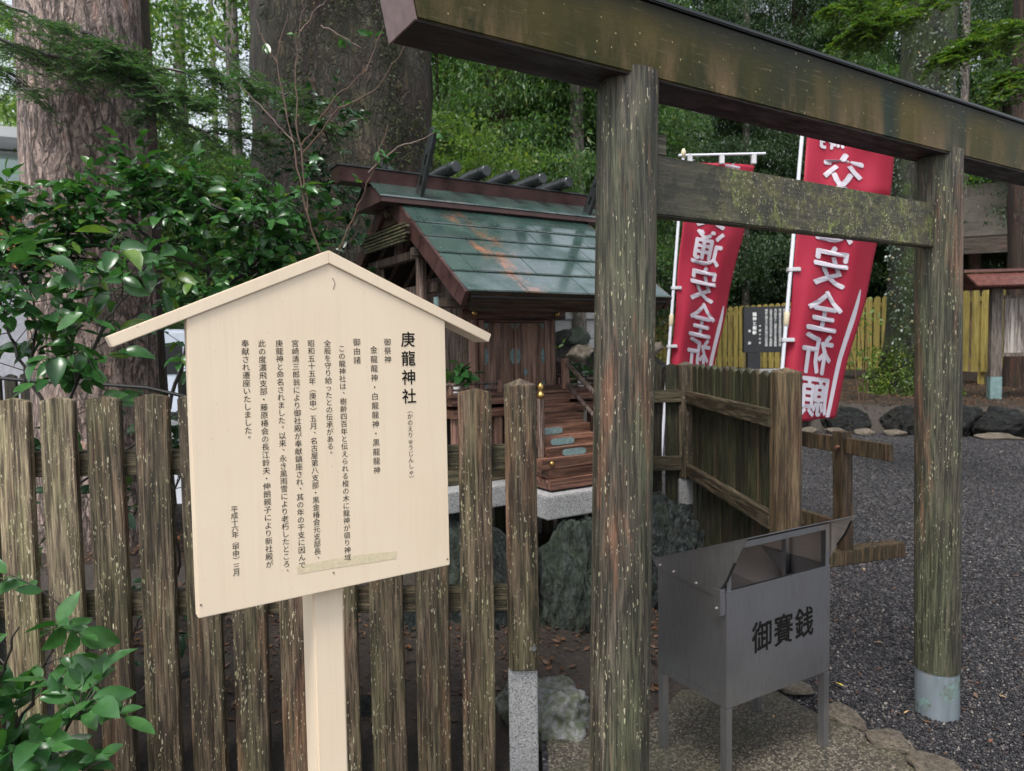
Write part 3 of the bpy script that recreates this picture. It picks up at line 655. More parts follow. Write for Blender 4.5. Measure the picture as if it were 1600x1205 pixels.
cols = [('庚龍神社', .5245, .6144, .468, .034, .012), ('（かのえりゅうじんしゃ）', .5253, .432, .2531, .0135, 0), ('御祭神', .4674, .6083, .5645, .0165, 0),
        ('金龍龍神・白龍龍神・黒龍龍神', .4300, .5894, .2852, .0165, 0), ('御由諸', .3857, .6091, .5648, .0165, 0),
        ('この龍神社は、樹齢四百年と伝えられる樅の木に龍神が宿り神域', .347, .5939, .0762, .0148, 0), ('全般を守り給ったとの伝承がある。', .3112, .6067, .339, .0148, 0),
        ('昭和五十五年（庚申）五月、名古屋第八支部・黒金椿会元支部長、', .2716, .6071, .0865, .0148, 0), ('宮崎清三郎翁により御社殿が奉献鎮座され、其の年の干支に因んで', .2337, .6075, .0777, .0148, 0),
        ('庚龍神と命名されました。以来、永き風雨雪により老朽したところ、', .1967, .6079, .0691, .0148, 0), ('此の度濃飛支部・藤原椿会の長江鈴夫・伸朗親子により新社殿が', .1575, .6083, .0936, .0148, 0),
        ('奉献され遷座いたしました。', .1205, .6087, .3927, .0148, 0), ('平成十六年（甲申）三月', .084, .234, .0878, .0135, 0)]
def flat(mb, name, mat, parent):
    me = bpy.data.meshes.new(name); me.from_pydata(mb.v, [], mb.f); me.update(); return mk(name, me, mat, parent)
for t, u, a, b, s, bo in cols:
    lt = MB(); column(lt, t, u, a + Z0, b + Z0, s, bo); flat(lt, 'lettering', INK, sg)
m = MB(); m.raw([(0.222, -0.0006, Z0 + .058), (0.31, -0.0006, Z0 + .056), (0.40, -0.0006, Z0 + .052), (0.477, -0.0006, Z0 + .050), (0.479, -0.0006, Z0 + .069), (0.40, -0.0006, Z0 + .076), (0.31, -0.0006, Z0 + .079), (0.221, -0.0006, Z0 + .077)], [(0, 1, 2, 3, 4, 5, 6, 7)]); flat(m, 'tape_residue', TAPE, sg)

m = MB(); m.tube([(SW / 2 + .012, -.0005, Z0 + .765), (SW / 2 + .018, -.0005, Z0 + .752), (SW / 2 + .013, -.0005, Z0 + .738)], .0008, 4); m.build('scratch', simple('brown_scratch', (.12, .06, .035), .6), sg)
for nu_, nv_ in ((.626, .022), (.006, .03), (.31, .045)):
    m = MB(); m.tube([(nu_, -.0015, Z0 + nv_), (nu_, .001, Z0 + nv_)], .0022, 8); m.build('nail', simple('small_dull_nail', (.2, .17, .14), .4, .6) if 'small_dull_nail' not in bpy.data.materials else bpy.data.materials['small_dull_nail'], sg)
# ---------------------------------------------------------------- offertory box
bx = empty('offertory_box', (0.690, 2.283, 0), R(30.3), 'stainless steel offertory box on four legs behind the left torii pillar', 'box')
BW, BD_, BZ0, BZ1 = 0.531, 0.330, 0.325, 0.688
t = 0.004
m = MB()
m.box(0, BW, 0, t, BZ0, BZ1); m.box(0, BW, BD_ - t, BD_, BZ0, BZ1); m.box(0, t, t, BD_ - t, BZ0, BZ1); m.box(BW - t, BW, t, BD_ - t, BZ0, BZ1); m.box(t, BW - t, t, BD_ - t, BZ0, BZ0 + t)
m.box(0.0, BW, -0.002, 0.012, BZ1 - .002, BZ1 + .002)
m.build('body', STEEL, bx, bevel=0.001)
m = MB(); m.box(0.0, BW, 0.001, 0.026, BZ0 - .03, BZ0 - .001); m.box(0.001, .026, 0.026, BD_ - .026, BZ0 - .03, BZ0 - .001); m.box(BW - .026, BW - .001, 0.026, BD_ - .026, BZ0 - .03, BZ0 - .001); m.box(0.0, BW, BD_ - .026, BD_ - .001, BZ0 - .03, BZ0 - .001)
m.build('frame', STEEL, bx, bevel=0.001)
for i, (a, b) in enumerate(((0.0, 0.0), (BW - .027, 0.0), (0.0, BD_ - .027), (BW - .027, BD_ - .027))):
    m = MB(); m.box(a, a + .027, b, b + .027, 0.012, BZ0 - .032); m.build('leg', STEEL, bx, bevel=0.001)
# sloping funnel plates inside and the hood frame
m = MB(); m.raw([(t, .16, BZ1 - .12), (BW - t, .16, BZ1 - .12), (BW - t, BD_ - t, BZ1 + .01), (t, BD_ - t, BZ1 + .01), (t, .16, BZ1 - .117), (BW - t, .16, BZ1 - .117), (BW - t, BD_ - t, BZ1 + .013), (t, BD_ - t, BZ1 + .013)], [(0, 3, 2, 1), (4, 5, 6, 7), (0, 1, 5, 4), (1, 2, 6, 5), (2, 3, 7, 6), (3, 0, 4, 7)])
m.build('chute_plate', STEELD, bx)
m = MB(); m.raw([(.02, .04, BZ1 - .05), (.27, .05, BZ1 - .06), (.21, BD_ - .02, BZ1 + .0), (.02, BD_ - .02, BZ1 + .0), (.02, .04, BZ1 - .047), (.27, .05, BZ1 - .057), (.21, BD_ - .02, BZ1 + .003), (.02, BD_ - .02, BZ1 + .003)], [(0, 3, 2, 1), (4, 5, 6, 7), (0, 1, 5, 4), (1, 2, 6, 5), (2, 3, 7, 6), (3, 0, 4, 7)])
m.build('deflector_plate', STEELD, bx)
# hood: roof plate sloping down to the back, two side plates, front posts and a cross tube
yf, zf_, yb, zb_ = -0.092, 0.888, 0.348, 0.712
m = MB(); m.prism([(yf - .004, zf_), (yb, zb_), (yb, zb_ + .003), (yf - .004, zf_ + .003)], 'x', -.008, BW + .008); m.build('hood_plate', STEEL, bx)
for s_, xa in ((-1, -.0065), (1, BW + .0035)):
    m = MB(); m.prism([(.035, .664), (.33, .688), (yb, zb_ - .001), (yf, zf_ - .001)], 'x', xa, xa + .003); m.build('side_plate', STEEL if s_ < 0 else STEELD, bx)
    e0, e1 = Vector((xa + .0015, yf + .012, zf_ - .02)), Vector((xa + .0015, .033, .668))
    if s_ > 0: e1 = e0.lerp(e1, .5)
    else: e0 = e0.lerp(e1, .35)
    m = MB(); m.tube([e0, e0.lerp(e1, .5) + Vector((0, -.003, -.004)), e1], 0.0042, 6); m.build('rubber_strip', BLACKR, bx)
m = MB(); m.box(.004, .024, .002, .022, BZ1 + .002, .843); m.build('hood_post', STEEL, bx, bevel=.001)
m = MB(); m.box(BW - .024, BW - .002, .002, .022, BZ1 + .002, .843); m.build('hood_post', STEEL, bx, bevel=.001)
m = MB(); m.box(BW - .03, BW - .008, .17, .19, BZ1 - .1, .773); m.build('hood_post', STEEL, bx, bevel=.001)
m = MB(); m.box(.024, BW - .024, .002, .022, .822, .843); m.build('cross_tube', STEEL, bx, bevel=.001)
m = MB(); m.box(-.022, -.001, .004, .007, .612, .70); m.box(-.025, -.022, .004, .034, .612, .70); m.build('bracket', STEEL, bx, bevel=.0008)
for y_, z_ in ((.31, .70), (.24, .694), (.13, .684), (.045, .676), (.02, .635)):
    m = MB(); m.tube([(-.0065 if z_ > .65 else -.025, y_, z_), (-.010 if z_ > .65 else -.0285, y_, z_)], .0036, 8); m.build('screw', STEELD, bx)
for ch, u, v, s in (('御', 0.171, 0.503, .084), ('賽', 0.279, 0.503, .084), ('銭', 0.389, 0.504, .084)):
    lb = MB(); g, f = glyph(ch); em = s / GW
    for q, (sx_, sy_) in enumerate(((0, 0), (1, .3), (-1, -.3), (.3, -1), (-.3, 1))):
        lb.raw([(u + (p[0] + sx_ * .014) * em, -0.0008 - .0001 * q, v + (p[1] + sy_ * .014) * em * 1.12) for p in g], f)
    flat(lb, 'lettering', INK, bx)

# ---------------------------------------------------------------- shrine (local frame: x along the eaves, y to the back, z up)
sh = empty('small_shrine', (-0.196, 3.3, 0), AZ, 'small wooden shrine with wet green copper roof standing on a granite slab inside the fence', 'shrine')
ROOF = roof_mat(sh)
RL, SLP, EZ, RB = 1.285, 0.70, 1.755, 0.92
def zf(b): return EZ + SLP * b
def zbk(b): return EZ + SLP * RB - 0.66 * (b - RB)
cb = [0.0, 0.155, 0.305, 0.45, 0.585, 0.80]
rdr = random.Random(5)
def roof_panel(x0, x1, b0, b1, back=False):
    zz = zbk if back else zf
    lift = 0.012; t_ = 0.007; B0, B1 = (b0, b1) if not back else (b0, b1)
    # lower edge lifted over the course below
    lo, hi = (b0, b1) if not back else (b1, b0)
    ext = 0.012 if not back else -0.012
    zl, zh = zz(lo) + lift, zz(hi + ext) + 0.001
    y0_, y1_ = lo, hi + ext
    q = [(x0, y0_), (x1, y0_), (x1, y1_), (x0, y1_)]
    z4 = [zl, zl, zh, zh]
    if back: q = [q[3], q[2], q[1], q[0]]; z4 = [zh, zh, zl, zl]
    m = MB(); m.hexa([(a, b, z - t_ ) for (a, b), z in zip(q, z4)], [(a, b, z + rdr.uniform(0, .0015)) for (a, b), z in zip(q, z4)])
    m.build('roof_panel', ROOF, sh, bevel=0.0025)
for i in range(5):
    off = (0.335, 0.12, 0.24, 0.335, 0.06)[i]; xs = [0.0]
    x = off
    while x < RL - 0.05:
        if x > 0.03: xs.append(x)
        x += 0.365
    xs.append(RL)
    for x0, x1 in zip(xs, xs[1:]): roof_panel(x0 + .001, x1 - .001, cb[i], cb[i + 1])
for i in range(3):
    b0 = RB + 0.08 + i * 0.19
    for k in range(3): roof_panel(k * RL / 3 + .001, (k + 1) * RL / 3 - .001, b0, b0 + 0.19, True)
# deck under the panels
m = MB(); m.prism([(0.01, zf(0.01) - .03), (RB, zf(RB) - .035), (1.62, zbk(1.62) - .03), (1.62, zbk(1.62) - .006), (RB, zf(RB) - .006), (0.01, zf(0.01) - .006)], 'x', .02, RL - .02)
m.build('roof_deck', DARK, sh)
# barge boards with seams, both gables
for xa, sgn in ((0.0, -1), (RL, 1)):
    x0_, x1_ = (xa - .012, xa + .012)
    for (bA, bB) in ((0.0, .06), (.06, .27), (.27, .45), (.45, .60), (.60, RB)):
        lo = .105 if bA > 0 else .095
        off0 = 0.06 if bA > 0 else 0.05
        poly = [(bA + off0, zf(bA + off0) - lo), (bB + (.06 if bB < RB else 0), (zf(bB + .06) if bB < RB else zf(RB)) - .105), (bB, zf(bB) + .004), (bA, zf(bA) + .004)]
        g_ = .0012
        poly = [(p[0] + (g_ if k in (0, 3) else -g_), p[1]) for k, p in enumerate(poly)]
        m = MB(); m.prism(poly, 'x', x0_, x1_); m.build('barge_board', TRIM, sh, bevel=.0015)
    for (bA, bB) in ((RB, 1.20), (1.20, 1.42), (1.42, 1.62)):
        m = MB(); m.prism([(bA + .001, zbk(bA) - .10), (bB - .001, zbk(bB) - .10), (bB - .001, zbk(bB) + .004), (bA + .001, zbk(bA) + .004)], 'x', x0_, x1_); m.build('barge_board', TRIM, sh, bevel=.0015)
# eave fascia sloping inward
m = MB(); m.hexa([(.05, .065, EZ - .083), (RL - .05, .065, EZ - .083), (RL - .05, .085, EZ - .07), (.05, .085, EZ - .07)], [(.012, -.004, EZ + .004), (RL - .012, -.004, EZ + .004), (RL - .012, .02, EZ + .004), (.012, .02, EZ + .004)])
m.build('eave_board', wood('wet_brown_eave_board', (0.022, 0.013, 0.010), (0.05, 0.03, 0.022), (0.09, 0.055, 0.04), 0.3, 0.3, 0.03, grain='x'), sh, bevel=.002)
# cap roof over the ridge and the ridge beam
CXa, CXb = -0.133, RL + 0.133
for k in range(4):
    xa, xb = CXa + (CXb - CXa) * k / 4 + .001, CXa + (CXb - CXa) * (k + 1) / 4 - .001
    m = MB(); m.prism([(.715, 2.315), (.86, 2.405), (.86, 2.415), (.715, 2.325)], 'x', xa, xb); m.build('cap_panel', ROOF, sh, bevel=.002)
    m = MB(); m.prism([(.98, 2.405), (1.125, 2.315), (1.125, 2.325), (.98, 2.415)], 'x', xa, xb); m.build('cap_panel', ROOF, sh, bevel=.002)
m = MB(); m.prism([(.722, 2.288), (1.118, 2.288), (1.118, 2.313), (.98, 2.403), (.86, 2.403), (.722, 2.313)], 'x', CXa + .012, CXb - .012); m.build('cap_edge', TRIM, sh, bevel=.002)
m = MB(); m.prism([(.80, 2.20), (1.04, 2.20), (1.10, 2.287), (.74, 2.287)], 'x', .03, RL - .03); m.build('cap_core', DARK, sh)  # dark block in place of the shaded hollow below the cap
bxa, bxb = -.309, RL + .309
m = MB(); m.hexa([(bxa + .02, .865, 2.407), (bxb - .02, .865, 2.407), (bxb - .02, .975, 2.407), (bxa + .02, .975, 2.407)], [(bxa, .85, 2.482), (bxb, .85, 2.482), (bxb, .99, 2.482), (bxa, .99, 2.482)])
m.build('ridge_beam', TRIM, sh, bevel=.002)
m = MB(); m.box(bxa - .008, bxb + .008, .838, 1.002, 2.4835, 2.492); m.build('ridge_cover', LOGM, sh, bevel=.002)
for k in range(5):
    a_ = .35 + .2 * k; zc = 2.532; m = MB()
    m.tube([(a_, .750, zc), (a_, .755, zc), (a_, .92, zc), (a_, 1.085, zc), (a_, 1.09, zc)], [.029, .033, .040, .033, .029], 24)
    lg = m.build('ridge_log', LOGM, sh, smooth='angle')
    m = MB(); m.tube([(a_, .80, zc), (a_, .806, zc)], [.0375, .0378], 24); m.build('band', LOGM, lg, smooth='angle')
def chigi(a_, front):
    s_ = 1 if front else -1; m = MB()
    b0, b1, z0, z1 = (.765, .56, 2.345, 2.655) if front else (1.02, 1.36, 2.38, 2.66)
    p0, p1 = Vector((b0, z0)), Vector((b1, z1)); d = (p1 - p0).normalized(); n_ = Vector((-d.y, d.x)) * .021
    L_ = (p1 - p0).length
    def q(t0, t1, w0, w1):
        A = p0 + d * t0; B = p0 + d * t1; nn = n_ / .021
        P = [A + nn * w0, B + nn * w0, B + nn * w1, A + nn * w1]
        if (P[1] - P[0]).cross(P[2] - P[1]) < 0: P = P[::-1]
        m.prism([(p.x, p.y) for p in P], 'x', a_ - .011, a_ + .011)
    q(0, L_, -.034, -.010); q(0, L_, .010, .034)
    for t0, t1 in ((0, .06), (.115, .175), (.235, L_)): q(t0, t1, -.010, .010)
    m.build('ridge_finial', LOGM, sh)
for a_ in (.12, RL + .01):
    chigi(a_, True); chigi(a_ + .024, False)
# gable: stacked sticks, tie beams, posts, rafters
for i, (z_, b0, b1, mt) in enumerate(((2.155, .62, 1.20, MOSSW), (2.138, .58, 1.26, MOSSW), (2.118, .60, 1.28, MOSSW), (2.10, .57, 1.24, MOSSW), (2.082, .60, 1.27, MOSSW), (2.066, .62, 1.22, MOSSW))):
    m = MB(); m.box(-.045, -.028 + .004 * (i % 3), b0, b1, z_, z_ + .013); m.build('gable_stick', mt, sh, bevel=.002)
m = MB(); m.prism([(.66, 2.20), (1.18, 2.20), (.92, 2.365)], 'x', .012, .022); m.build('gable_panel', wood('gable_panel_wood', (.06, .035, .024), (.12, .072, .048), (.19, .12, .08), .1, .3, .02, grain='y'), sh)
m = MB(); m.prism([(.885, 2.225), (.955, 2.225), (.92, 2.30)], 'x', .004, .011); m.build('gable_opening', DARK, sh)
for nm, bx_ in (('gable_beam', (.03, .08, .50, 1.34, 1.985, 2.03)), ('gable_beam', (.10, .15, .56, 1.28, 1.80, 1.85))):
    m = MB(); m.box(*bx_); m.build(nm, SHRG, sh, bevel=.003)
for (b0, b1, z0, z1) in ((.60, .65, 1.25, 2.00), (1.19, 1.24, 1.25, 2.0), (.90, .94, 2.03, 2.2)):
    m = MB(); m.box(.035, .075, b0, b1, z0, z1); m.build('gable_post', SHRG, sh, bevel=.003)
for k in range(9):
    a_ = .10 + .135 * k
    m = MB(); m.prism([(.09, zf(.09) - .055), (RB, zf(RB) - .058), (RB, zf(RB) - .036), (.09, zf(.09) - .034)], 'x', a_, a_ + .022); m.build('rafter', SHRG, sh)
    m = MB(); m.prism([(RB, zf(RB) - .058), (1.60, zbk(1.60) - .055), (1.60, zbk(1.60) - .034), (RB, zf(RB) - .036)], 'x', a_, a_ + .022); m.build('rafter', SHRG, sh)
for z_, b_ in ((1.70, .26), (1.985, .55), (2.24, .90)):
    m = MB(); m.box(-.02, RL + .02, b_, b_ + .045, z_, z_ + .045); m.build('purlin', SHRGX, sh, bevel=.003)
m = MB(); m.box(-.031, -.021, .265, .30, 1.69, 1.75); m.build('purlin_cap', PATINA, sh)
# body: corner posts, walls, lintel, doors
BA0, BA1, BB0, BB1 = .344, .93, .60, 1.24
for a_, b_ in ((BA0, BB0), (BA1 - .05, BB0), (BA0, BB1 - .05), (BA1 - .05, BB1 - .05)):
    m = MB(); m.tube([(a_ + .025, b_ + .025, 1.25), (a_ + .025, b_ + .025, 1.74)], .027, 20); m.build('pillar', SHRW, sh, smooth='angle')
m = MB(); m.box(BA0 + .012, BA0 + .02, BB0 + .05, BB1 - .05, 1.25, 1.93); m.build('side_wall', SHRG, sh)
m = MB(); m.box(BA1 - .02, BA1 - .012, BB0 + .05, BB1 - .05, 1.25, 1.93); m.build('side_wall', SHRG, sh)
m = MB(); m.box(BA0, BA1, BB1 - .02, BB1 - .012, 1.25, 1.93); m.build('back_wall', SHRG, sh)
m = MB(); m.box(BA0 - .06, BA1 + .06, BB0 - .012, BB0 + .05, 1.66, 1.72); o = m.build('lintel', SHRWX, sh, bevel=.003)
for a_ in (BA0 + .0, BA1 - .02):
    m = MB(); m.tube([(a_ + .012, BB0 - .030, 1.69), (a_ + .012, BB0 - .022, 1.69), (a_ + .012, BB0 - .013, 1.69)], [.006, .016, .018], 14); m.build('brass_stud', BRASS, o, smooth=True)
m = MB(); m.box(BA0 - .10, BA1 + .10, BB0 - .03, BB0 + .03, 1.722, 1.79); m.build('head_beam', SHRWX, sh, bevel=.003)
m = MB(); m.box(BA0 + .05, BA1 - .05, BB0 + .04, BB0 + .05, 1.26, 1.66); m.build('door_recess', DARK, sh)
for a0, a1 in ((BA0 + .05, BA0 + .085), (BA1 - .085, BA1 - .05)):
    m = MB(); m.box(a0, a1, BB0 + .0, BB0 + .03, 1.26, 1.655); m.build('door_jamb', SHRW, sh, bevel=.002)
m = MB(); m.box(BA0 + .085, BA1 - .085, BB0 + .0, BB0 + .03, 1.64, 1.659); m.build('door_head', SHRWX, sh, bevel=.002)
mid = (BA0 + BA1) / 2
def half_disc(m, cx, cz, rx, rz, side, y):
    pts_ = [(cx, cz - rz)] + [(cx + side * rx * math.cos(t), cz + rz * math.sin(t)) for t in np.linspace(-1.25, 1.25, 8)] + [(cx, cz + rz)]
    if side > 0: pass
    else: pts_ = pts_[::-1]
    m.prism(pts_, 'y', y - .003, y)
for s_, (a0, a1) in ((-1, (BA0 + .087, mid - .001)), (1, (mid + .001, BA1 - .087))):
    m = MB(); m.box(a0, a1, BB0 + .010, BB0 + .026, 1.262, 1.638); d_ = m.build('door', SHRW, sh, bevel=.002)
    yy = BB0 + .0095
    inner, outer = (a1, a0) if s_ < 0 else (a0, a1)
    m = MB(); half_disc(m, inner, 1.445, .036, .05, s_, yy); m.build('patina_plate', PATINA, d_)
    m = MB(); half_disc(m, outer, 1.445, .026, .048, -s_, yy); m.build('patina_plate', PATINA, d_)
    for cz, up in ((1.636, -1), (1.264, 1)):
        for xx, dx_ in ((inner, s_), (outer, -s_)):
            m = MB(); P = [(xx, cz), (xx + dx_ * .034, cz), (xx + dx_ * .018, cz + up * .022), (xx, cz + up * .04)]
            if (dx_ * up) < 0: P = P[::-1]
            m.prism(P, 'y', yy - .003, yy); m.build('patina_plate', PATINA, d_)
    if s_ > 0:
        m = MB(); m.prism([(a0 + .068 + .014 * math.cos(t), 1.35 + .02 * math.sin(t)) for t in np.linspace(0, 2 * math.pi, 14)[:-1]], 'y', yy - .003, yy); m.build('lock_plate', PATINA, d_)
m = MB(); m.box(mid - .006, mid + .006, BB0 + .0, BB0 + .009, 1.262, 1.638); m.build('door_batten', SHRW, sh, bevel=.001)
# veranda
for (z0, z1, g_, mt) in ((1.235, 1.252, 0, SHRWX), (1.19, 1.233, .02, SHRWX), (1.12, 1.168, .035, SHRWX)):
    m = MB(); m.box(.10 + g_, 1.18 - g_, .40 + g_, 1.40 - g_, z0, z1); m.build('veranda_board', mt, sh, bevel=.002)
m = MB(); m.box(BA0 - .01, BA1 + .01, BB0 - .02, BB0 + .0, 1.253, 1.27); m.build('door_sill', SHRWX, sh, bevel=.002)
for a_ in (.15, .40, .83, 1.08):
    m = MB(); m.box(a_, a_ + .05, .45, .50, .85, 1.12); m.build('veranda_post', SHRW, sh, bevel=.002)
    m = MB(); m.box(a_, a_ + .05, 1.25, 1.30, .85, 1.12); m.build('veranda_post', SHRW, sh, bevel=.002)
m = MB(); m.box(.19, 1.09, .75, 1.2, .84, 1.12); m.build('base_core', DARK, sh)  # dark block; its colour gives the shade under the veranda
m = MB(); m.box(.08, 1.2, .41, 1.38, .775, .85); m.build('ground_sill', RAIL, sh, bevel=.004)
# railing of the veranda (left, front left, right)
def rail_(pts_, r, nm='railing'): 
    m = MB(); m.tube(pts_, r, 8); m.build(nm, SHRG, sh, smooth='angle')
rail_([(.05, .43, 1.305), (.44, .43, 1.305)], .008); rail_([(.12, .36, 1.305), (.12, 1.3, 1.305)], .008)
rail_([(.12, .43, 1.275), (.44, .43, 1.275)], .006); rail_([(.85, .43, 1.305), (1.22, .43, 1.305)], .008); rail_([(.85, .43, 1.275), (1.16, .43, 1.275)], .006); rail_([(1.15, .36, 1.305), (1.15, 1.3, 1.305)], .008)
for a_, b_ in ((.12, .43), (.42, .43), (.87, .43), (1.15, .43), (.12, .9), (1.15, .9)):
    m = MB(); m.box(a_ - .011, a_ + .011, b_ - .011, b_ + .011, 1.253, 1.315); m.build('rail_post', SHRW, sh, bevel=.002)
# steps with patina plates, stringers, newels and hand rails
SA0, SA1 = .462, .832
for k in range(6):
    zt_ = 1.232 - .05 * k; b_ = .405 - .062 * k
    m = MB(); m.box(SA0, SA1, b_ - .062, b_ + (.0 if k == 0 else .012), zt_ - .056, zt_ - .002 * k * 0); st_ = m.build('step', SHRWX, sh, bevel=.003)
    if k >= 3:
        for c0 in (.565,):
            m = MB(); c0 += .030 * (k - 3); P = [(c0 + .075 * math.copysign(abs(math.cos(t)) ** .45, math.cos(t)), zt_ - .028 + .0175 * math.copysign(abs(math.sin(t)) ** .5, math.sin(t))) for t in np.linspace(0, 2 * math.pi, 18)[:-1]]
            m.prism(P, 'y', b_ - .066, b_ - .0625); m.build('patina_plate', PATINA, st_)
m = MB(); m.box(.40, .90, -.005, .06, .885, .935); fb_ = m.build('step_beam', SHRWX, sh, bevel=.003)
for a_ in (.455, .84):
    m = MB(); m.tube([(a_, -.018, .912), (a_, -.012, .912), (a_, -.006, .912)], [.004, .012, .014], 14); m.build('brass_stud', BRASS, fb_, smooth=True)
m = MB(); m.box(.44, .86, .0, .40, .835, .883); m.build('step_base', SHRWX, sh, bevel=.003)
m = MB(); m.box(.43, .87, -.03, .41, .782, .832); m.build('step_base', SHRWX, sh, bevel=.003)
for a_ in (.448, .846):
    m = MB(); m.tube([(a_, .075, .936), (a_, .075, 1.235)], [.019, .019], 16); nw = m.build('newel_post', SHRG, sh, smooth='angle')
    m = MB(); m.tube([(a_, .075, 1.236), (a_, .075, 1.262), (a_, .075, 1.264), (a_, .075, 1.275), (a_, .075, 1.290), (a_, .075, 1.305), (a_, .075, 1.318)], [.017, .017, .011, .010, .0165, .013, .002], 16); m.build('brass_finial', BRASS, nw, smooth=True)
m = MB(); m.tube([(.846, .075, 1.20), (.846, .40, 1.41), (.846, .47, 1.42)], .014, 8); m.build('hand_rail', SHRG, sh, smooth='angle')
m = MB(); m.tube([(.846, .075, 1.07), (.846, .40, 1.29)], .012, 8); m.build('hand_rail', SHRG, sh, smooth='angle')
m = MB(); m.box(.845 - .018, .845 + .018, .385, .42, 1.253, 1.43); m.build('newel_post', SHRW, sh, bevel=.003)

slab = empty('granite_slab', (-0.196, 3.3, 0), AZ, 'light grey granite slab under the small shrine', 'slab')
m = MB(); m.box(.0, 1.28, .26, 1.5, .665, .773); m.build('slab_block', GRAN, slab, bevel=.006)
m = MB(); m.box(.36, .95, -.10, .258, .655, .770); m.build('slab_block', GRAN, slab, bevel=.006)

def leaf_mesh(name, L, W, fold=0.12, curl=0.15, seed=0, mat=None):
    """pointed oval leaf along +x from its stalk, folded on the midrib"""
    rd_ = random.Random(seed); ts = [0, .18, .42, .68, .88, 1.0]; ws = [.06, .72, 1.0, .82, .38, .0]
    V = []; Fc = []
    for t, w_ in zip(ts, ws):
        x = L * t; z = -curl * L * t * t + rd_.uniform(-.01, .01) * L
        V += [(x, 0, z), (x, W / 2 * w_, z + fold * W * w_), (x, -W / 2 * w_, z + fold * W * w_)]
    for i in range(5):
        a, b = 3 * i, 3 * i + 3
        if i < 4: Fc += [(a, b, b + 1, a + 1), (a, a + 2, b + 2, b)]
        else: Fc += [(a, b, a + 1), (a, a + 2, b)]
    V += [(-L * .12, 0, .0), (-L * .12, L * .012, 0.0)]
    me = bpy.data.meshes.new(name); me.from_pydata(V[:-2], [], Fc); me.update()
    me.polygons.foreach_set('use_smooth', [True] * len(me.polygons)); me.materials.append(mat or CAMEL); return me
LEAFS = [leaf_mesh('leaf', 1.0, .46 + .04 * i, .10 + .05 * i, .05 + .1 * i, i) for i in range(4)]
# things standing on the veranda
def camellia_sprig(loc, n_, s_, seed, label):
    rd_ = random.Random(seed); root = empty('sacred_evergreen_sprig', loc, 0, label, 'plant')
    m = MB(); m.tube([(0, 0, 0), (0, 0, .004), (0, 0, .042), (0, 0, .048)], [.014, .019, .024, .021], 16); m.build('white_vase', WHITE, root, smooth='angle')
    for k in range(n_):
        d = Vector((rd_.gauss(0, .7), rd_.gauss(0, .5) - .2, rd_.uniform(.3, 1.6))).normalized(); L = rd_.uniform(.05, .16)
        p = Vector((0, 0, .04)) + d * L
        o = bpy.data.objects.new('leaf', LEAFS[k % 4]); COL.objects.link(o); o.parent = root; o.location = p
        o.rotation_euler = (rd_.uniform(-.5, .9), rd_.uniform(-.8, .8), rd_.uniform(0, 6.28)); o.scale = (s_ * rd_.uniform(.8, 1.2),) * 3
        m = MB(); m.tube([(0, 0, .02), tuple(p * .6), tuple(p)], .0015, 4); 
        if k % 3 == 0: m.build('stem', BRANCH, root)
    return root

vp = sh.matrix_world
def loc_sh(a, b, z): return Vector((-0.196, 3.3, 0)) + eA * a + eB * b + Vector((0, 0, z))
camellia_sprig(loc_sh(.19, .50, 1.253), 22, .085, 4, 'dark green leafy sprig in a small white vase on the left of the shrine veranda')
camellia_sprig(loc_sh(1.05, .52, 1.253), 16, .07, 5, 'leafy sprig in a small white vase on the right of the shrine veranda')

# ---------------------------------------------------------------- rocks under and around the shrine
G_ = 'rocks piled under the shrine'
def rk(px_, py_, D_, sx, sy, sz, mat, seed, label, rz=AZ, tilt=(0, 0), cuts=6, group=G_):
    p = at(px_, py_, D_); return rock(p, (sx, sy, sz), mat, seed, label, group, rz, tilt, cuts=cuts, sub=5)
rk(878, 930, 3.42, .15, .20, .36, ROCKG, 2, 'tall green rock with a vertical split under the shrine steps', tilt=(.1, .12))
rk(930, 860, 3.55, .22, .22, .24, ROCKG, 5, 'mossy green rock behind the left torii pillar under the granite slab')
rk(800, 900, 3.45, .15, .2, .36, ROCKD, 8, 'dark wrinkled rock behind the fence end post', tilt=(0, -.2))
rk(935, 985, 3.35, .16, .2, .20, ROCKD, 12, 'dark blue green rock low behind the left torii pillar')
rk(715, 870, 3.7, .2, .2, .26, ROCKG, 15, 'green mossy rock behind the right edge of the signboard')
rk(752, 960, 3.5, .18, .2, .30, ROCKD, 17, 'dark rock seen between the last two fence pickets')
rk(650, 1010, 3.5, .24, .2, .24, ROCKD, 21, 'low dark rock behind the pickets below the signboard')
rk(1032, 865, 3.95, .22, .26, .33, ROCKD, 24, 'dark rock with pale streaks right of the left torii pillar', tilt=(.15, .35))
rk(985, 900, 4.0, .26, .3, .30, ROCKG, 26, 'rounded green rock mostly hidden by the torii pillar')
rk(850, 1115, 2.78, .19, .20, .19, GRANM, 31, 'wide speckled granite rock on the ground right of the fence end post', cuts=8)
rk(770, 1185, 2.72, .12, .14, .12, ROCKD, 33, 'small dark rock at the foot of the fence end post')
rk(560, 1130, 2.85, .22, .16, .12, ROCKD, 35, 'dark wet rock on the soil left of the signboard post')
rk(700, 1160, 2.8, .16, .14, .10, ROCKD, 37, 'small grey wet rock behind the pickets near the fence end')
rk(330, 1070, 3.1, .26, .2, .14, ROCKD, 39, 'dark rock behind the fence left of the signboard')
rk(1085, 885, 4.1, .12, .12, .09, ROCKD, 41, 'small dark rock against the foot of the side fence')

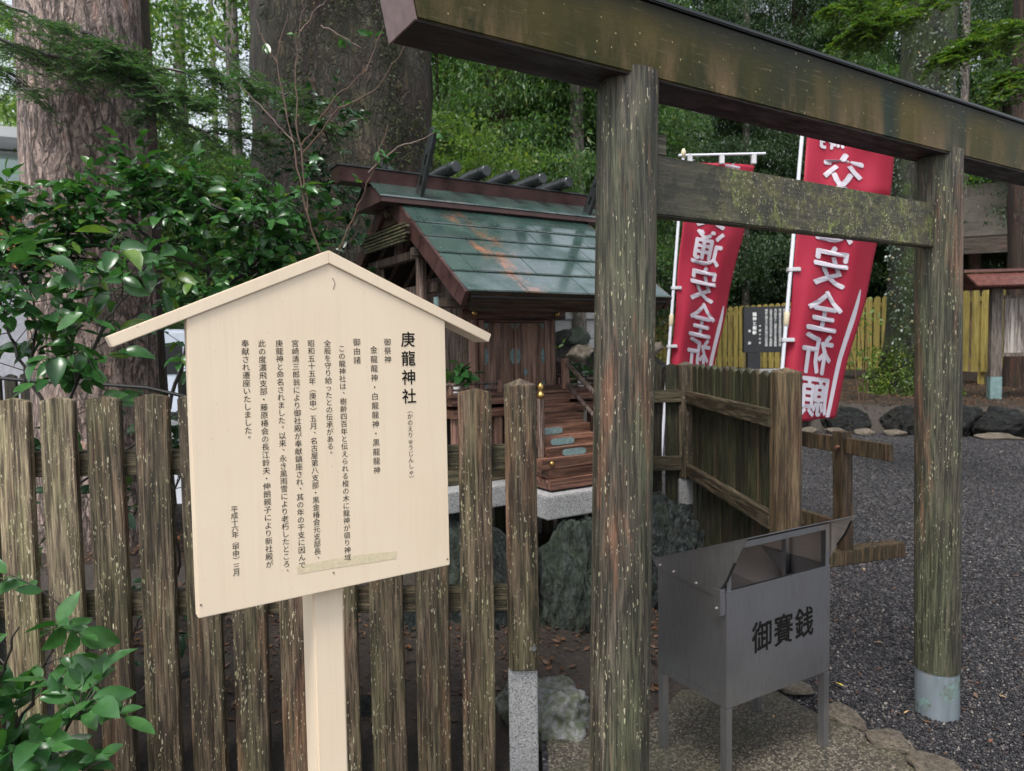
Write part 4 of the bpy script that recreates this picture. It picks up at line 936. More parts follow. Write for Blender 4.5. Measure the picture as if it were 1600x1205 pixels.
# ---------------------------------------------------------------- nobori banners and their stand
def cloth_mat():
    n = NM('red_banner_cloth'); c = n.mix(n.noise(4, 3), (0.46, 0.024, 0.060), (0.56, 0.040, 0.088))
    n.ln(c, n.b.inputs['Base Color']); n.b.inputs['Roughness'].default_value = 0.6
    n.bump(n.noise(420, 2), 0.15, 0.001)
    t = n.new('ShaderNodeBsdfTranslucent'); t.inputs[0].default_value = (0.75, 0.03, 0.06, 1); m = n.new('ShaderNodeMixShader'); m.inputs[0].default_value = 0.4
    n.ln(n.b.outputs[0], m.inputs[1]); n.ln(t.outputs[0], m.inputs[2]); n.ln(m.outputs[0], n.t.nodes['Material Output'].inputs[0]); return n.m
CLOTH = cloth_mat(); BANW = simple('white_banner_print', (0.60, 0.56, 0.62), 0.6, 0, 0.05)
POLE = simple('white_plastic_pole', (0.66, 0.68, 0.74), 0.35, 0, 0.06); JOINT = simple('yellowed_pole_joint', (0.6, 0.52, 0.36), 0.4); CLIP = simple('clear_grey_clip', (0.5, 0.5, 0.52), 0.3)
def banner(D, p_top, p_bot, prof, ztop, zbot, label, chars, stripe, clips, joint):
    """prof: list of (z, left x, width) read along the cloth; the far side swings back as the width shrinks"""
    root = empty('nobori_banner', (p_bot.x, p_bot.y, 0), 0, label, 'banner', 'red banners on white poles'); O = Vector((p_bot.x, p_bot.y, 0))
    d = (p_top - p_bot).normalized(); base = p_bot - d * (p_bot.z - .25) / d.z; top = p_bot + d * ((ztop + .06 - p_bot.z) / d.z)
    m = MB(); m.tube([base - O, top - O], .0125, 14); m.build('pole', POLE, root, smooth='angle')
    jp = p_bot + d * ((joint - p_bot.z) / d.z) - O
    m = MB(); m.tube([jp - d * .045, jp - d * .04, jp + d * .035, jp + d * .05], [.016, .0185, .0185, .014], 14); m.build('pole_joint', JOINT, root, smooth='angle')
    zs = [p[0] for p in prof][::-1]; xs = [p[1] for p in prof][::-1]; ws = [p[2] for p in prof][::-1]; W = .60
    def P(u, z):
        xl = float(np.interp(z, zs, xs)); w = float(np.interp(z, zs, ws)); yy = math.sqrt(max(0, W * W - w * w))
        k = (ztop - z) / (ztop - zbot)
        sag = .03 * math.sin(u * 7 + z * 2.2) * (.3 + k) + .012 * math.sin(u * 11 + z * 5.2 + 2 * math.sin(z * 2)) + .012 * math.sin(u * 15 - z * 3.1) + .008 * math.sin(z * 9 + u * 4)
        yw = D + .02 + yy * (u ** 1.6) * .8 + sag
        return Vector(((xl + w * u + .006 * math.sin(z * 8)) * yw / (D + .02) - O.x, yw - O.y, z - (.03 * u * k)))
    nu, nv = 26, 90; V = []; Fq = []
    for j in range(nv + 1):
        for i in range(nu + 1): V.append(P(i / nu, ztop + (zbot - ztop) * j / nv))
    for j in range(nv):
        for i in range(nu): a = j * (nu + 1) + i; Fq.append((a, a + 1, a + nu + 2, a + nu + 1))
    m = MB(); m.raw(V, Fq); o = m.build('cloth', CLOTH, root, smooth=True)
    sol = o.modifiers.new('thick', 'SOLIDIFY'); sol.thickness = .001
    for ch, u0_, z0_, s_ in chars:
        g, f = glyph(ch); em = s_ / GW; vv = []; ff_ = []
        for q, (ax_, ay_) in enumerate(((0, 0), (.026, .008), (-.026, -.008), (.0, -.018), (.0, .018))):
            n0 = len(vv)
            for p in g:
                uu = u0_ - (p[0] + ax_) * em / W; zz = z0_ + (p[1] + ay_) * em + (p[0]) * em * .10
                a = P(uu, zz); b = P(uu + .01, zz); c = P(uu, zz - .01); nrm = (b - a).cross(c - a).normalized()
                if nrm.y > 0: nrm = -nrm
                vv.append(a + nrm * (.006 + .00012 * q))
            ff_ += [tuple(i + n0 for i in t) for t in f]
        m = MB(); m.raw(vv, ff_); flat(m, 'lettering', BANW, root)
    if stripe:
        zt, zb_, u0_, u1_, sw = stripe; V = []; n_ = 40
        for j in range(n_ + 1):
            z = zt + (zb_ - zt) * j / n_; t = j / n_; uc = u0_ + (u1_ - u0_) * t; h = sw * min(1, 4 * math.sqrt(max(0.0, t * .25 + .002)))
            for e in (-h, 0, h):
                a = P(uc + e, z); V.append(a + Vector((0, -.004, 0)))
        m = MB(); m.raw(V, [(3 * j + e, 3 * j + e + 1, 3 * j + e + 4, 3 * j + e + 3) for j in range(n_) for e in (0, 1)]); flat(m, 'white_stripe', BANW, root)
    for z in clips:
        c = p_bot + d * ((z - p_bot.z) / d.z) - O
        m = MB(); m.box(c.x - .02, c.x + .065, D - .016 - O.y, D + .03 - O.y, z - .014, z + .014); m.build('clip', CLIP, root, bevel=.004)
    return root, P, O, d
def zz(py_, D_, px_=1250): return at(px_, py_, D_).z
D1 = 4.85
pf = [(3.4, at(1270, 150, D1).x, .60), (zz(220, D1), at(1263, 220, D1).x, .60), (zz(296, D1), at(1255, 296, D1).x, .595), (zz(383, D1), at(1246, 383, D1).x, .545), (zz(470, D1), at(1237, 470, D1).x, .50), (zz(558, D1), at(1229, 558, D1).x, .435), (zz(660, D1), at(1222, 660, D1).x, .365), (.5, at(1218, 700, D1).x, .35)]
chs = [('奉', .70, zz(205, D1), .15), ('納', .28, zz(212, D1), .15), ('交', .43, zz(275, D1), .245), ('通', .46, zz(345, D1), .245), ('安', .47, zz(415, D1), .245), ('全', .47, zz(486, D1), .245), ('祈', .48, zz(553, D1), .245), ('願', .54, zz(620, D1), .25)]
banner(D1, at(1253, 215, D1), at(1222, 578, D1), pf, 3.08, zz(657, D1), 'nearer and larger red banner with mirrored white Japanese text, its foot curling above the gravel', chs, (zz(447, D1), zz(655, D1), .90, .84, .035), (zz(421, D1), zz(531, D1)), zz(498, D1))
D2 = 6.0
pf = [(3.2, at(1080, 230, D2).x, .57), (zz(250, D2), at(1074, 250, D2).x, .57), (zz(360, D2), at(1066, 360, D2).x, .51), (zz(450, D2), at(1058, 450, D2).x, .44), (zz(565, D2), at(1050, 565, D2).x, .37), (.5, at(1045, 700, D2).x, .34)]
chs = [('奉', .68, zz(266, D2), .14), ('納', .25, zz(268, D2), .14), ('交', .44, zz(325, D2), .25), ('通', .46, zz(383, D2), .26), ('安', .48, zz(440, D2), .26), ('全', .54, zz(497, D2), .26), ('祈', .58, zz(552, D2), .26), ('願', .6, zz(608, D2), .26)]
rt, P_, O_, d_ = banner(D2, at(1068, 240, D2), at(1044, 565, D2), pf, zz(250, D2), 1.0, 'farther and smaller red banner hanging from a white crossbar behind the side fence', chs, (zz(470, D2), 1.0, .93, .9, .04), (zz(447, D2), zz(538, D2)), zz(497, D2))
a_, b_ = at(1060, 243, D2), at(1196, 240, D2)
m = MB(); m.tube([a_ - O_, b_ - O_ + Vector((0, -.0, 0))], .010, 10); m.build('crossbar', POLE, rt, smooth='angle')
m = MB(); e_ = at(1068, 241, D2) - O_; m.tube([e_ + Vector((0, 0, -.03)), e_ + Vector((0, 0, .02)), e_ + Vector((0, 0, .045))], [.018, .02, .008], 12); m.build('pole_cap', JOINT, rt, smooth=True)
for px_ in (1078, 1128, 1178):
    c_ = at(px_, 248, D2) - O_; m = MB(); m.box(c_.x - .02, c_.x + .02, c_.y - .012, c_.y + .03, c_.z - .045, c_.z + .04); m.build('clip', CLIP, rt, bevel=.005)

st = empty('banner_stand', (2.21, 4.75, 0), math.atan2(.6, -.21) , 'brown wooden banner stand with crossed feet on the gravel behind the side fence', 'stand')
Lx = lambda x, y: x
m = MB(); m.box(-.40, .95, -.018, .018, .755, .86); m.build('rail', STANDW, st, bevel=.004)
m = MB(); m.box(-.04, 1.0, -.02, .02, .19, .29); m.build('rail', STANDW, st, bevel=.004)
for k, x_ in enumerate((0.0, .86)):
    m = MB(); m.hexa([(x_ - .045, -.065, .09), (x_ + .045, -.065, .09), (x_ + .045, .025, .09), (x_ - .045, .025, .09)], [(x_ - .045, -.045, .90), (x_ + .045, -.045, .90), (x_ + .045, .045, .90), (x_ - .045, .045, .90)])
    m.build('post', STANDW, st, bevel=.004)
    m = MB(); m.box(x_ - .055, x_ + .055, -.52, .42, 0, .10); m.build('foot', STANDW, st, bevel=.006)
m = MB(); m.tube([(-.02, .048, .80), (-.02, .075, .80)], .012, 8); m.build('bolt', simple('rusty_bolt', (.12, .05, .03), .6), st)

# small fallen leaves
lf_y = leaf_mesh('leaf', 1.0, .5, .1, .3, 9, simple('yellow_leaf', (0.62, 0.50, 0.04), 0.4)); p = at(1317, 1101, 2.98)
o = mk('fallen_leaf', lf_y, None, loc=(p.x, p.y, .016)); o.scale = (.065,) * 3; o.location.z = .024; o.rotation_euler = (.35, -.1, 2.0); tag(o, 'bright yellow fallen leaf lying on the dark gravel', 'leaf')
lf_b = leaf_mesh('leaf', 1.0, .22, .1, .2, 11, simple('tan_needle_leaf', (0.42, 0.27, 0.12), 0.5))
for i, ((x_, y_), s_, lb_) in enumerate((((1209, 1142), .035, 'small tan leaf lying on the concrete under the coin box'), ((1378, 1020), .04, 'orange brown leaf on the gravel between the coin box and the right pillar'),
                              ((1420, 1134), .03, 'tiny pinkish leaf on the gravel left of the right pillar foot'), ((1348, 897), .035, 'tan leaf on the gravel below the banner stand'), ((1560, 1110), .03, 'tan leaf on the gravel right of the right pillar'))):
    D_ = 1.5 * F_PX / (y_ - 533); p = at(x_, y_, D_); o = mk('fallen_leaf', lf_b, None, loc=(p.x, p.y, .02)); o.scale = (s_,) * 3; o.rotation_euler = (0, 0, 1.3 + i * 1.1); tag(o, lb_, 'leaf', 'small fallen leaves')

# ---------------------------------------------------------------- planting bed, yellow fence, monument, notice board
def bed_z(x, y):
    # front line from (2.6,13.2) .. (8.2,10.6)
    f = y - (14.4 - .46 * x)
    return max(-.05, min(.46 + .02 * (y - 12), f * 1.6)) + .03 * fbm(x, y, 1.4) if f > -.3 else -.05
grid_surface('planting_bed', SOIL, 2.0, 16, 5.5, 22, 120, 130, bed_z)
m = MB(); N_ = 15000; xs_ = rng.uniform(2.2, 11, N_); ys_ = rng.uniform(10.5, 17, N_); Vb = []; 
B_ = np.array([(0, 0, 0), (.5, .22, .04), (1, 0, .02), (.5, -.22, .04)])
def scatter_cards(name, mat, P3, size, tilt=1.0, parent=None, label=None, kind='stuff', cat=None, keep=None, base=B_):
    """one leaf-sized face at each point, turned at random"""
    n = len(P3); s = size if hasattr(size, '__len__') else np.full(n, size)
    th = rng.random(n) * 6.283; ph = rng.normal(0, tilt, n); ro = rng.normal(0, tilt, n)
    X = np.stack([np.cos(th) * np.cos(ph), np.sin(th) * np.cos(ph), np.sin(ph)], -1)
    Up = np.stack([-np.sin(ph) * np.cos(th), -np.sin(ph) * np.sin(th), np.cos(ph)], -1); Yv = np.cross(Up, X)
    Y2 = Yv * np.cos(ro)[:, None] + Up * np.sin(ro)[:, None]; Z2 = np.cross(X, Y2)
    b = base; V = P3[:, None, :] + s[:, None, None] * (b[None, :, 0:1] * X[:, None, :] + b[None, :, 1:2] * Y2[:, None, :] + b[None, :, 2:3] * Z2[:, None, :])
    Fc = (np.arange(len(b))[None] + len(b) * np.arange(n)[:, None])
    o = mk(name, npmesh(name, V.reshape(-1, 3), Fc), mat, parent)
    if kind: o['kind'] = kind
    if label: o['label'] = label
    if cat: o['category'] = cat
    return o
f_ok = (ys_ - (14.4 - .46 * xs_)) > .2
xs_, ys_ = xs_[f_ok], ys_[f_ok]; zb_s = np.array([bed_z(a, b) + .01 for a, b in zip(xs_, ys_)])
scatter_cards('leaf_litter', LITTER, np.stack([xs_, ys_, zb_s], -1), .05, .25, label='brown leaf litter over the raised planting bed', cat='litter')
# litter inside the shrine fence
xs_ = rng.uniform(-4, 1.0, 7000); ys_ = rng.uniform(2.7, 5.6, 7000); zs_ = np.array([soil_z(a, b) + .008 for a, b in zip(xs_, ys_)])
scatter_cards('leaf_litter', LITTER, np.stack([xs_, ys_, zs_], -1), rng.uniform(.02, .05, 7000), .3, label='damp brown leaf litter on the soil inside the fence', cat='litter')

# rocks edging the bed
rl = ['black rock with pale lichen in the bed edge below the large banner', 'square dark rock in the bed edge left of the right torii pillar', 'dark bed edge rock just behind the right torii pillar', 'wide dark bed edge rock right of the torii pillar', 'pale streaked dark bed edge rock at the right frame edge',
      'bed edge rock beneath the mossy tree', 'low dark bed edge rock beneath the yellow fence', 'far black rock at the end of the bed edge']
for i, (x_, sx) in enumerate(((5.55, .42), (6.35, .36), (7.0, .4), (7.5, .52), (8.4, .5), (4.7, .42), (3.9, .4), (9.3, .5))):
    y_ = 14.4 - .46 * x_ - .02
    rock((x_, y_, .20), (sx, .3, .30), ROCKW, 80 + i, rl[i], 'rocks edging the raised bed', rz=-.43, cuts=7, sub=4)
cb_l = ['pale cobble before the bed rocks, far left', 'pale cobble under the corner of the large banner', 'white cobble on the gravel before the bed rocks', 'grey cobble before the square dark rock', 'white cobble left of the right pillar', 'flat grey cobble before the wide dark rock', 'flat kerb stone before the right bed rocks', 'cobble at the right frame edge before the bed']
for i, x_ in enumerate((4.9, 5.25, 5.65, 6.05, 6.45, 7.3, 7.85, 8.4)):
    rock((x_, 14.4 - .46 * x_ - .42, .03), (.17 if i < 5 else .3, .11, .075), COBBLE, 120 + i, cb_l[i], 'cobbles along the bed', rz=-.43, sub=3, cat='stone', name='cobble')

YEL = wood('faded_mustard_paint', (0.33, 0.26, 0.075), (0.42, 0.34, 0.10), (0.48, 0.40, 0.14), 0.25, 0, 0.1, gcol=(.20, .19, .08), gs=20, k=1)
yf = empty('yellow_fence', (8.4, 17.9, 0), math.atan2(6.2, -4.3), 'mustard yellow picket fence behind the raised bed', 'fence')
ym = MB(); hw = .078; ym.prism([(-hw, .80), (hw, .80), (hw, 2.50)] + [(hw * math.cos(t), 2.50 + .075 * math.sin(t)) for t in np.linspace(.3, 2.84, 5)] + [(-hw, 2.50)], 'y', -.012, .012)
y0m = ym.build('picket', YEL, yf, bevel=.004)
for k in range(-28, 44):
    o = y0m if k == -28 else bpy.data.objects.new('picket', y0m.data)
    if k > -28: COL.objects.link(o); o.parent = yf
    o.location = (k * .196, 0, 0)
for z_ in (1.0, 2.33):
    m = MB(); m.box(-5.6, 8.7, -.05, -.014, z_, z_ + .10); m.build('rail', YEL, yf)
for k in range(8):
    m = MB(); m.box(-5.0 + k * 1.9, -4.88 + k * 1.9, -.13, -.052, .3, 2.4); m.build('post', YEL, yf)
BST = simple('polished_black_stone', (0.018, 0.02, 0.024), 0.25, 0, 0.2)
mn = empty('stone_monument', (at(1162, 550, 15).x, 15, 0), R(-6), 'black stone monument engraved with white Japanese text before the yellow fence', 'monument')
m = MB(); m.box(0, 1.62, 0, .16, 1.30, 2.26); m.build('tablet', BST, mn, bevel=.01)
m = MB(); m.box(.08, .35, .0, .2, .95, 1.298); m.build('support', BST, mn, bevel=.01)
m = MB(); m.box(1.27, 1.54, .0, .2, .95, 1.298); m.build('support', BST, mn, bevel=.01)
m = MB(); m.box(-.1, 1.75, -.15, .4, .80, .948); m.build('plinth', GRAN, mn, bevel=.02)
rt_ = random.Random(5); body = '龍神社御由緒此度奉献永風雨雪老朽新殿支部会長親子命名樹齢年伝承全般守給宿域昭和申月其干因'
for c in range(12):
    m = MB(); column(m, ''.join(rt_.choice(body + 'のにとたりはをし') for _ in range(15)), .46 + .092 * c, 2.18, 1.45, .048, 0, -.004); flat(m, 'lettering', WHITE, mn)
m = MB(); column(m, '龍神と樹齢', .22, 2.10, 1.72, .07, .03, -.004); flat(m, 'lettering', WHITE, mn)
m = MB(); column(m, '平成十六年', .33, 1.85, 1.50, .04, .02, -.004); flat(m, 'lettering', WHITE, mn)
m = MB(); column(m, '奉献', .12, 1.75, 1.5, .05, .02, -.004); flat(m, 'lettering', WHITE, mn)

nb = empty('notice_board', (at(1553, 622, 12.4).x, 12.4, .40), R(-8), 'weathered grey wooden notice board with a wet red-brown roof at the right edge', 'sign')
NBW = wood('notice_grey_wood', (.10, .08, .07), (.22, .18, .16), (.36, .31, .28), .1, .1, .1)
m = MB(); m.box(-.09, .09, -.06, .06, .45, 1.98); m.build('post', NBW, nb, bevel=.006)
m = MB(); m.box(-.095, .095, -.065, .065, 0, .449); m.build('post_sleeve', simple('patina_copper', (.16, .24, .24), .5, .2, .3), nb, bevel=.004)
m = MB(); m.box(1.5, 1.68, -.06, .06, 0, 1.98); m.build('post', NBW, nb, bevel=.006)
m = MB(); m.box(.13, 1.47, -.03, .0, .86, 1.80); m.build('board', wood('peeling_pale_board', (.16, .13, .12), (.42, .38, .36), (.62, .59, .57), 0, .3, .1, gs=14), nb, bevel=.003)
for z_ in (.80, 1.80):
    m = MB(); m.box(.091, 1.499, -.03, .03, z_, z_ + .055); m.build('crossbar', NBW, nb, bevel=.003)
RR = simple('wet_red_brown_roof', (.12, .050, .042), .18, .1, .3)
m = MB(); m.prism([(-.42, 1.98), (0, 2.22), (0, 2.26), (-.44, 2.01)], 'x', -.50, 2.15); m.build('roof', RR, nb, bevel=.004)
m = MB(); m.prism([(.42, 1.98), (.44, 2.01), (.001, 2.26), (.001, 2.22)], 'x', -.50, 2.15); m.build('roof', RR, nb, bevel=.004)
m = MB(); m.box(-.55, 2.2, -.06, .06, 2.262, 2.31); m.build('ridge', RR, nb, bevel=.006)

# ---------------------------------------------------------------- distant buildings and the car
bd = empty('wooden_hall', (at(1655, 430, 19).x, 19, 0), R(-20), 'dark wooden hall with a brown sloping roof beyond the yellow fence', 'building')
m = MB(); m.box(-2.0, 8, 0, 5, 0, 4.2); m.build('wall', DARK, bd)
m = MB(); m.prism([(-1.4, 3.9), (2.5, 6.0), (2.5, 6.2), (-1.5, 4.15)], 'x', -3.2, 9); m.build('roof', simple('weathered_shingle_roof', (.065, .056, .045), .6, 0, .3, 6), bd)
m = MB(); m.box(-3.2, 9, -1.52, -1.40, 3.7, 4.1); m.build('eave_board', SHRGX, bd)
for k in range(4):
    m = MB(); m.box(-2.1 + k * 2.6, -1.85 + k * 2.6, -.25, -.01, 0, 4.0); m.build('pillar', SHRW, bd)
LW = simple('pale_grey_wall', (.42, .43, .44), .7, 0, .1, 2); ORG = None
n_ = NM('orange_slatted_wall'); c_ = n_.mix(n_.ramp(n_.math('SINE', n_.math('MULTIPLY', n_.sep()[0], 60.0)), [(.0, 0.0), (.4, 1.0)]), (.10, .04, .015), (.50, .20, .085)); ORG = n_.out(c_, .5)
lb_ = empty('tea_house', (at(60, 430, 15).x, 15, .6), R(25), 'modern building with large windows above an orange slatted wall at the left edge', 'building')
m = MB(); m.box(-9, 0, 0, 6, 2.7, 3.75); m.build('wall', ORG, lb_)
m = MB(); m.box(-9, .0, .3, 6, -.6, 2.69); m.build('wall', simple('shaded_porch_wall', (.35, .35, .38), .6), lb_)
GLS = simple('reflecting_window_glass', (.30, .38, .36), .08, .3, .3, 1.5); FRM = simple('grey_window_frame', (.45, .46, .46), .4)
m = MB(); m.box(-9, .1, -.25, 6, 3.76, 3.98); m.build('sill_band', FRM, lb_)
for k in range(6):
    o = MB().box(-1.45 - k * 1.5, -.02 - k * 1.5, -.02, .05, 4.0, 5.05).build('window', FRM, lb_)
    MB().box(-1.38 - k * 1.5, -.09 - k * 1.5, -.04, -.021, 4.07, 4.98).build('pane', GLS, o)
m = MB(); m.box(-9, .6, -1.0, 6.4, 5.1, 5.3); m.build('roof', LW, lb_)
def far_road():
    m = MB(); m.raw([(-40, 6.9, .016), (-1.0, 6.9, .016), (3.0, 30, .006), (-40, 30, .006)], [(0, 1, 2, 3)]); tag(m.build('paved_yard', simple('pale_wet_paving', (.36, .37, .40), .3, 0, .12, 1.2)), kind='structure')
far_road()
m = MB(); m.raw([(1.2, 13.5, .006), (3.3, 13.5, .006), (6.0, 26, .006), (2.0, 26, .006)], [(0, 1, 2, 3)]); tag(m.build('path', simple('pale_path_paving', (.30, .30, .33), .4, 0, .1, 1.5)), kind='structure')

car = empty('parked_car', (at(262, 540, 10.5).x, 10.5, 0), R(12), 'pale blue white van parked behind the shrine garden', 'van')
CARP = simple('pale_blue_white_car_paint', (.50, .55, .63), .15, .1, .03); CG = simple('dark_car_glass', (.015, .018, .02), .06)
prof = [(-.95, .25), (3.2, .25), (3.3, .8), (3.1, 1.05), (2.5, 1.15), (1.9, 1.78), (-.7, 1.86), (-.9, 1.2), (-.98, .8)]
m = MB(); m.prism(prof, 'y', 0, 1.6); m.build('body', CARP, car, bevel=.05, segs=3)
for (x0, x1) in ((-.6, .2), (.3, 1.1), (1.2, 1.95)):
    m = MB(); m.prism([(x0, 1.17), (x1 + (.25 if x1 > 1.9 else 0), 1.17), (x1, 1.62), (x0, 1.66)], 'y', -.012, .0); m.build('side_window', CG, car, bevel=.004)
for x_ in (0.0, 2.5):
    m = MB(); m.tube([(x_, -.02, .31), (x_, .2, .31)], [.31, .31], 24); o = m.build('wheel', BLACKR, car, smooth='angle'); m = MB(); m.tube([(x_, -.03, .31), (x_, -.018, .31)], [.18, .19], 18); m.build('rim', STEEL, o, smooth='angle')
m = MB(); m.box(-.99, -.955, .25, 1.35, 1.2, 1.72); m.build('rear_window', CG, car)
m = MB(); m.box(3.28, 3.32, .1, .35, .75, .95); m.build('headlight', WHITE, car)

# stepped granite base with rocks behind the shrine (seen between the shrine doors and the pillar)
gb = empty('stone_terrace', (at(905, 500, 12).x, 12, 0), R(4), 'low stone terrace with granite blocks behind the shrine', 'wall')
for i, (x0, x1, z0, z1, y0) in enumerate(((-1.2, 1.1, 1.45, 1.62, .2), (-1.0, .0, 1.63, 1.95, .5), (.02, 1.2, 1.63, 1.95, .5), (-1.4, 1.2, 1.96, 2.1, .45))):
    m = MB(); m.box(x0, x1, y0, y0 + .8, z0, z1); m.build('granite_block', GRAN, gb, bevel=.01)
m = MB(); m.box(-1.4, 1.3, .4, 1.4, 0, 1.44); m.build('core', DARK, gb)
tl = ['dark round rock in the terrace wall, upper left', 'grey rock in the terrace wall, upper right', 'large white-topped rock in the terrace wall', 'dark rock at the terrace foot', 'black rock left of the path', 'pale rock left of the path']
for i, (x_, y_, s_, mt) in enumerate(((882, 530, .22, ROCKW), (902, 528, .24, ROCKG), (900, 553, .30, COBBLE), (880, 556, .24, ROCKW), (1022, 575, .22, ROCKW), (1022, 545, .16, COBBLE))):
    p = at(x_, y_, 11.7 if i < 4 else 11.0); rock(p, (s_, s_, s_ * .75), mt, 140 + i, tl[i], 'rocks of the terrace behind the shrine', sub=3)

ys_ = 2.4 + 9 * rng.random(420) ** 1.4; xs_ = ys_ * rng.uniform(.36, .8, 420); k_ = xs_ > np.interp(ys_, [p[1] for p in edge[::-1]], [p[0] for p in edge[::-1]]) + .05
scatter_cards('leaf_litter', LITTER, np.stack([xs_, ys_, np.full(420, .012)], -1)[k_], rng.uniform(.012, .035, int(k_.sum())), .2, label='scattered bits of brown leaf litter on the gravel', cat='litter')
# ---------------------------------------------------------------- trees
def trunk_mesh(name, z0, z1, r0, r1, flare=.35, nz=70, nt=90, rough=.05, plates=0.0, seed=0, lean=(0, 0)):
    V = np.zeros((nz + 1, nt, 3)); o = seed * 13.7
    for i in range(nz + 1):
        z = z0 + (z1 - z0) * i / nz; t = i / nz; rr = r0 + (r1 - r0) * t + flare * r0 * math.exp(-(z - z0) * 1.6)
        for k in range(nt):
            th = 2 * math.pi * k / nt; c, s_ = math.cos(th), math.sin(th)
            d = rough * mnoise.fractal(Vector((c * 2 + o, s_ * 2, z * .8)), 1, 2, 3) + flare * .25 * math.exp(-(z - z0) * 1.2) * math.cos(th * 5 + seed)
            if plates: d += plates * (min(.5, mnoise.voronoi(Vector((c * 6 + o, s_ * 6, z * 3.2 / max(r0, .3) * .5)))[0][0]) - .25) * -1.0
            r = rr * (1 + d); V[i, k] = (r * c + lean[0] * (z - z0), r * s_ + lean[1] * (z - z0), z)
    idx = np.arange((nz + 1) * nt).reshape(nz + 1, nt); nx_ = np.roll(idx, -1, 1)
    Fq = np.stack([idx[:-1], nx_[:-1], nx_[1:], idx[1:]], -1).reshape(-1, 4)
    return npmesh(name, V.reshape(-1, 3), Fq)

def tree(x, y, label, trunk, bark, group=None, cat='tree', rz=0):
    root = empty('tree', (x, y, 0), rz, label, cat, group)
    o = mk('trunk', trunk, None, root, smooth=True); o.data.materials.clear() if not trunk.materials else None
    if not trunk.materials: trunk.materials.append(bark)
    if trunk.materials[0] != bark: o.material_slots[0].link = 'OBJECT'; o.material_slots[0].material = bark
    return root

def cards_np(P3, size, base, dirv=None, tilt=.6):
    """faces at points; when dirv is given the leaf axis follows it"""
    n = len(P3); s = np.broadcast_to(size, (n,))
    if dirv is None: dirv = rng.normal(0, 1, (n, 3)); 
    X = dirv + rng.normal(0, tilt, (n, 3)); X /= np.linalg.norm(X, axis=1, keepdims=True)
    up = np.array([0, 0, 1.0]) + rng.normal(0, .55, (n, 3)); Y = np.cross(up, X); Y /= np.linalg.norm(Y, axis=1, keepdims=True) + 1e-9; Z = np.cross(X, Y)
    V = P3[:, None, :] + s[:, None, None] * (base[None, :, 0:1] * X[:, None] + base[None, :, 1:2] * Y[:, None] + base[None, :, 2:3] * Z[:, None])
    k = len(base); Fc = np.arange(k)[None] + k * np.arange(n)[:, None]
    return V.reshape(-1, 3), Fc
KITE = np.array([(0, 0, 0), (.45, .20, .05), (1, 0, -.05), (.45, -.20, .05)])
SLIM = np.array([(0, 0, 0), (.5, .13, .0), (1, 0, -.08), (.5, -.13, .0)])

def conifer_crown(name, z0, z1, rad, nb, per, size, seed, droop=.55, base=SLIM):
    """drooping sprays along many branches, gaps left between them"""
    r_g = np.random.default_rng(seed); Pl = []; Dl = []
    for b in range(nb):
        t = r_g.random(); zb = z0 + (z1 - z0) * t; L = rad * (1 - .45 * t) * r_g.uniform(.55, 1.1); az = r_g.random() * 6.283
        ns = int(per * L / rad); u = r_g.random(ns) ** .7
        bx_, by_ = math.cos(az), math.sin(az)
        side = r_g.normal(0, .16 + .10 * u, ns) * L
        hang = np.abs(r_g.normal(0, .22, ns)) * (0.4 + u) * L * droop
        X = bx_ * u * L - by_ * side; Y = by_ * u * L + bx_ * side; Z = zb + .25 * L * u - .75 * L * u ** 2 * droop - hang
        Pl.append(np.stack([X, Y, Z], -1)); Dl.append(np.stack([np.full(ns, bx_) * .5, np.full(ns, by_) * .5, np.full(ns, -.9)], -1))
    P3 = np.concatenate(Pl); Dv = np.concatenate(Dl)
    V, Fc = cards_np(P3, r_g.uniform(.6, 1.3, len(P3)) * size, base, Dv, .75)
    return npmesh(name, V, Fc)
def broad_crown(name, z0, z1, rad, ncl, per, size, seed, base=KITE):
    r_g = np.random.default_rng(seed); Pl = []
    for c in range(ncl):
        t = r_g.random(); az = r_g.random() * 6.283; rr = rad * math.sqrt(r_g.random()) * (1 - .3 * abs(t - .4)); cx, cy, cz = rr * math.cos(az), rr * math.sin(az), z0 + (z1 - z0) * t
        s_ = rad * r_g.uniform(.12, .26); d = r_g.normal(0, 1, (per, 3)); d /= np.linalg.norm(d, axis=1, keepdims=True)
        q = d * (r_g.random((per, 1)) ** .4) * s_ * np.array([1.2, 1.2, .55]); Pl.append(q + np.array([cx, cy, cz]))
    P3 = np.concatenate(Pl); V, Fc = cards_np(P3, r_g.uniform(.6, 1.3, len(P3)) * size, base, None, .5)
    return npmesh(name, V, Fc)

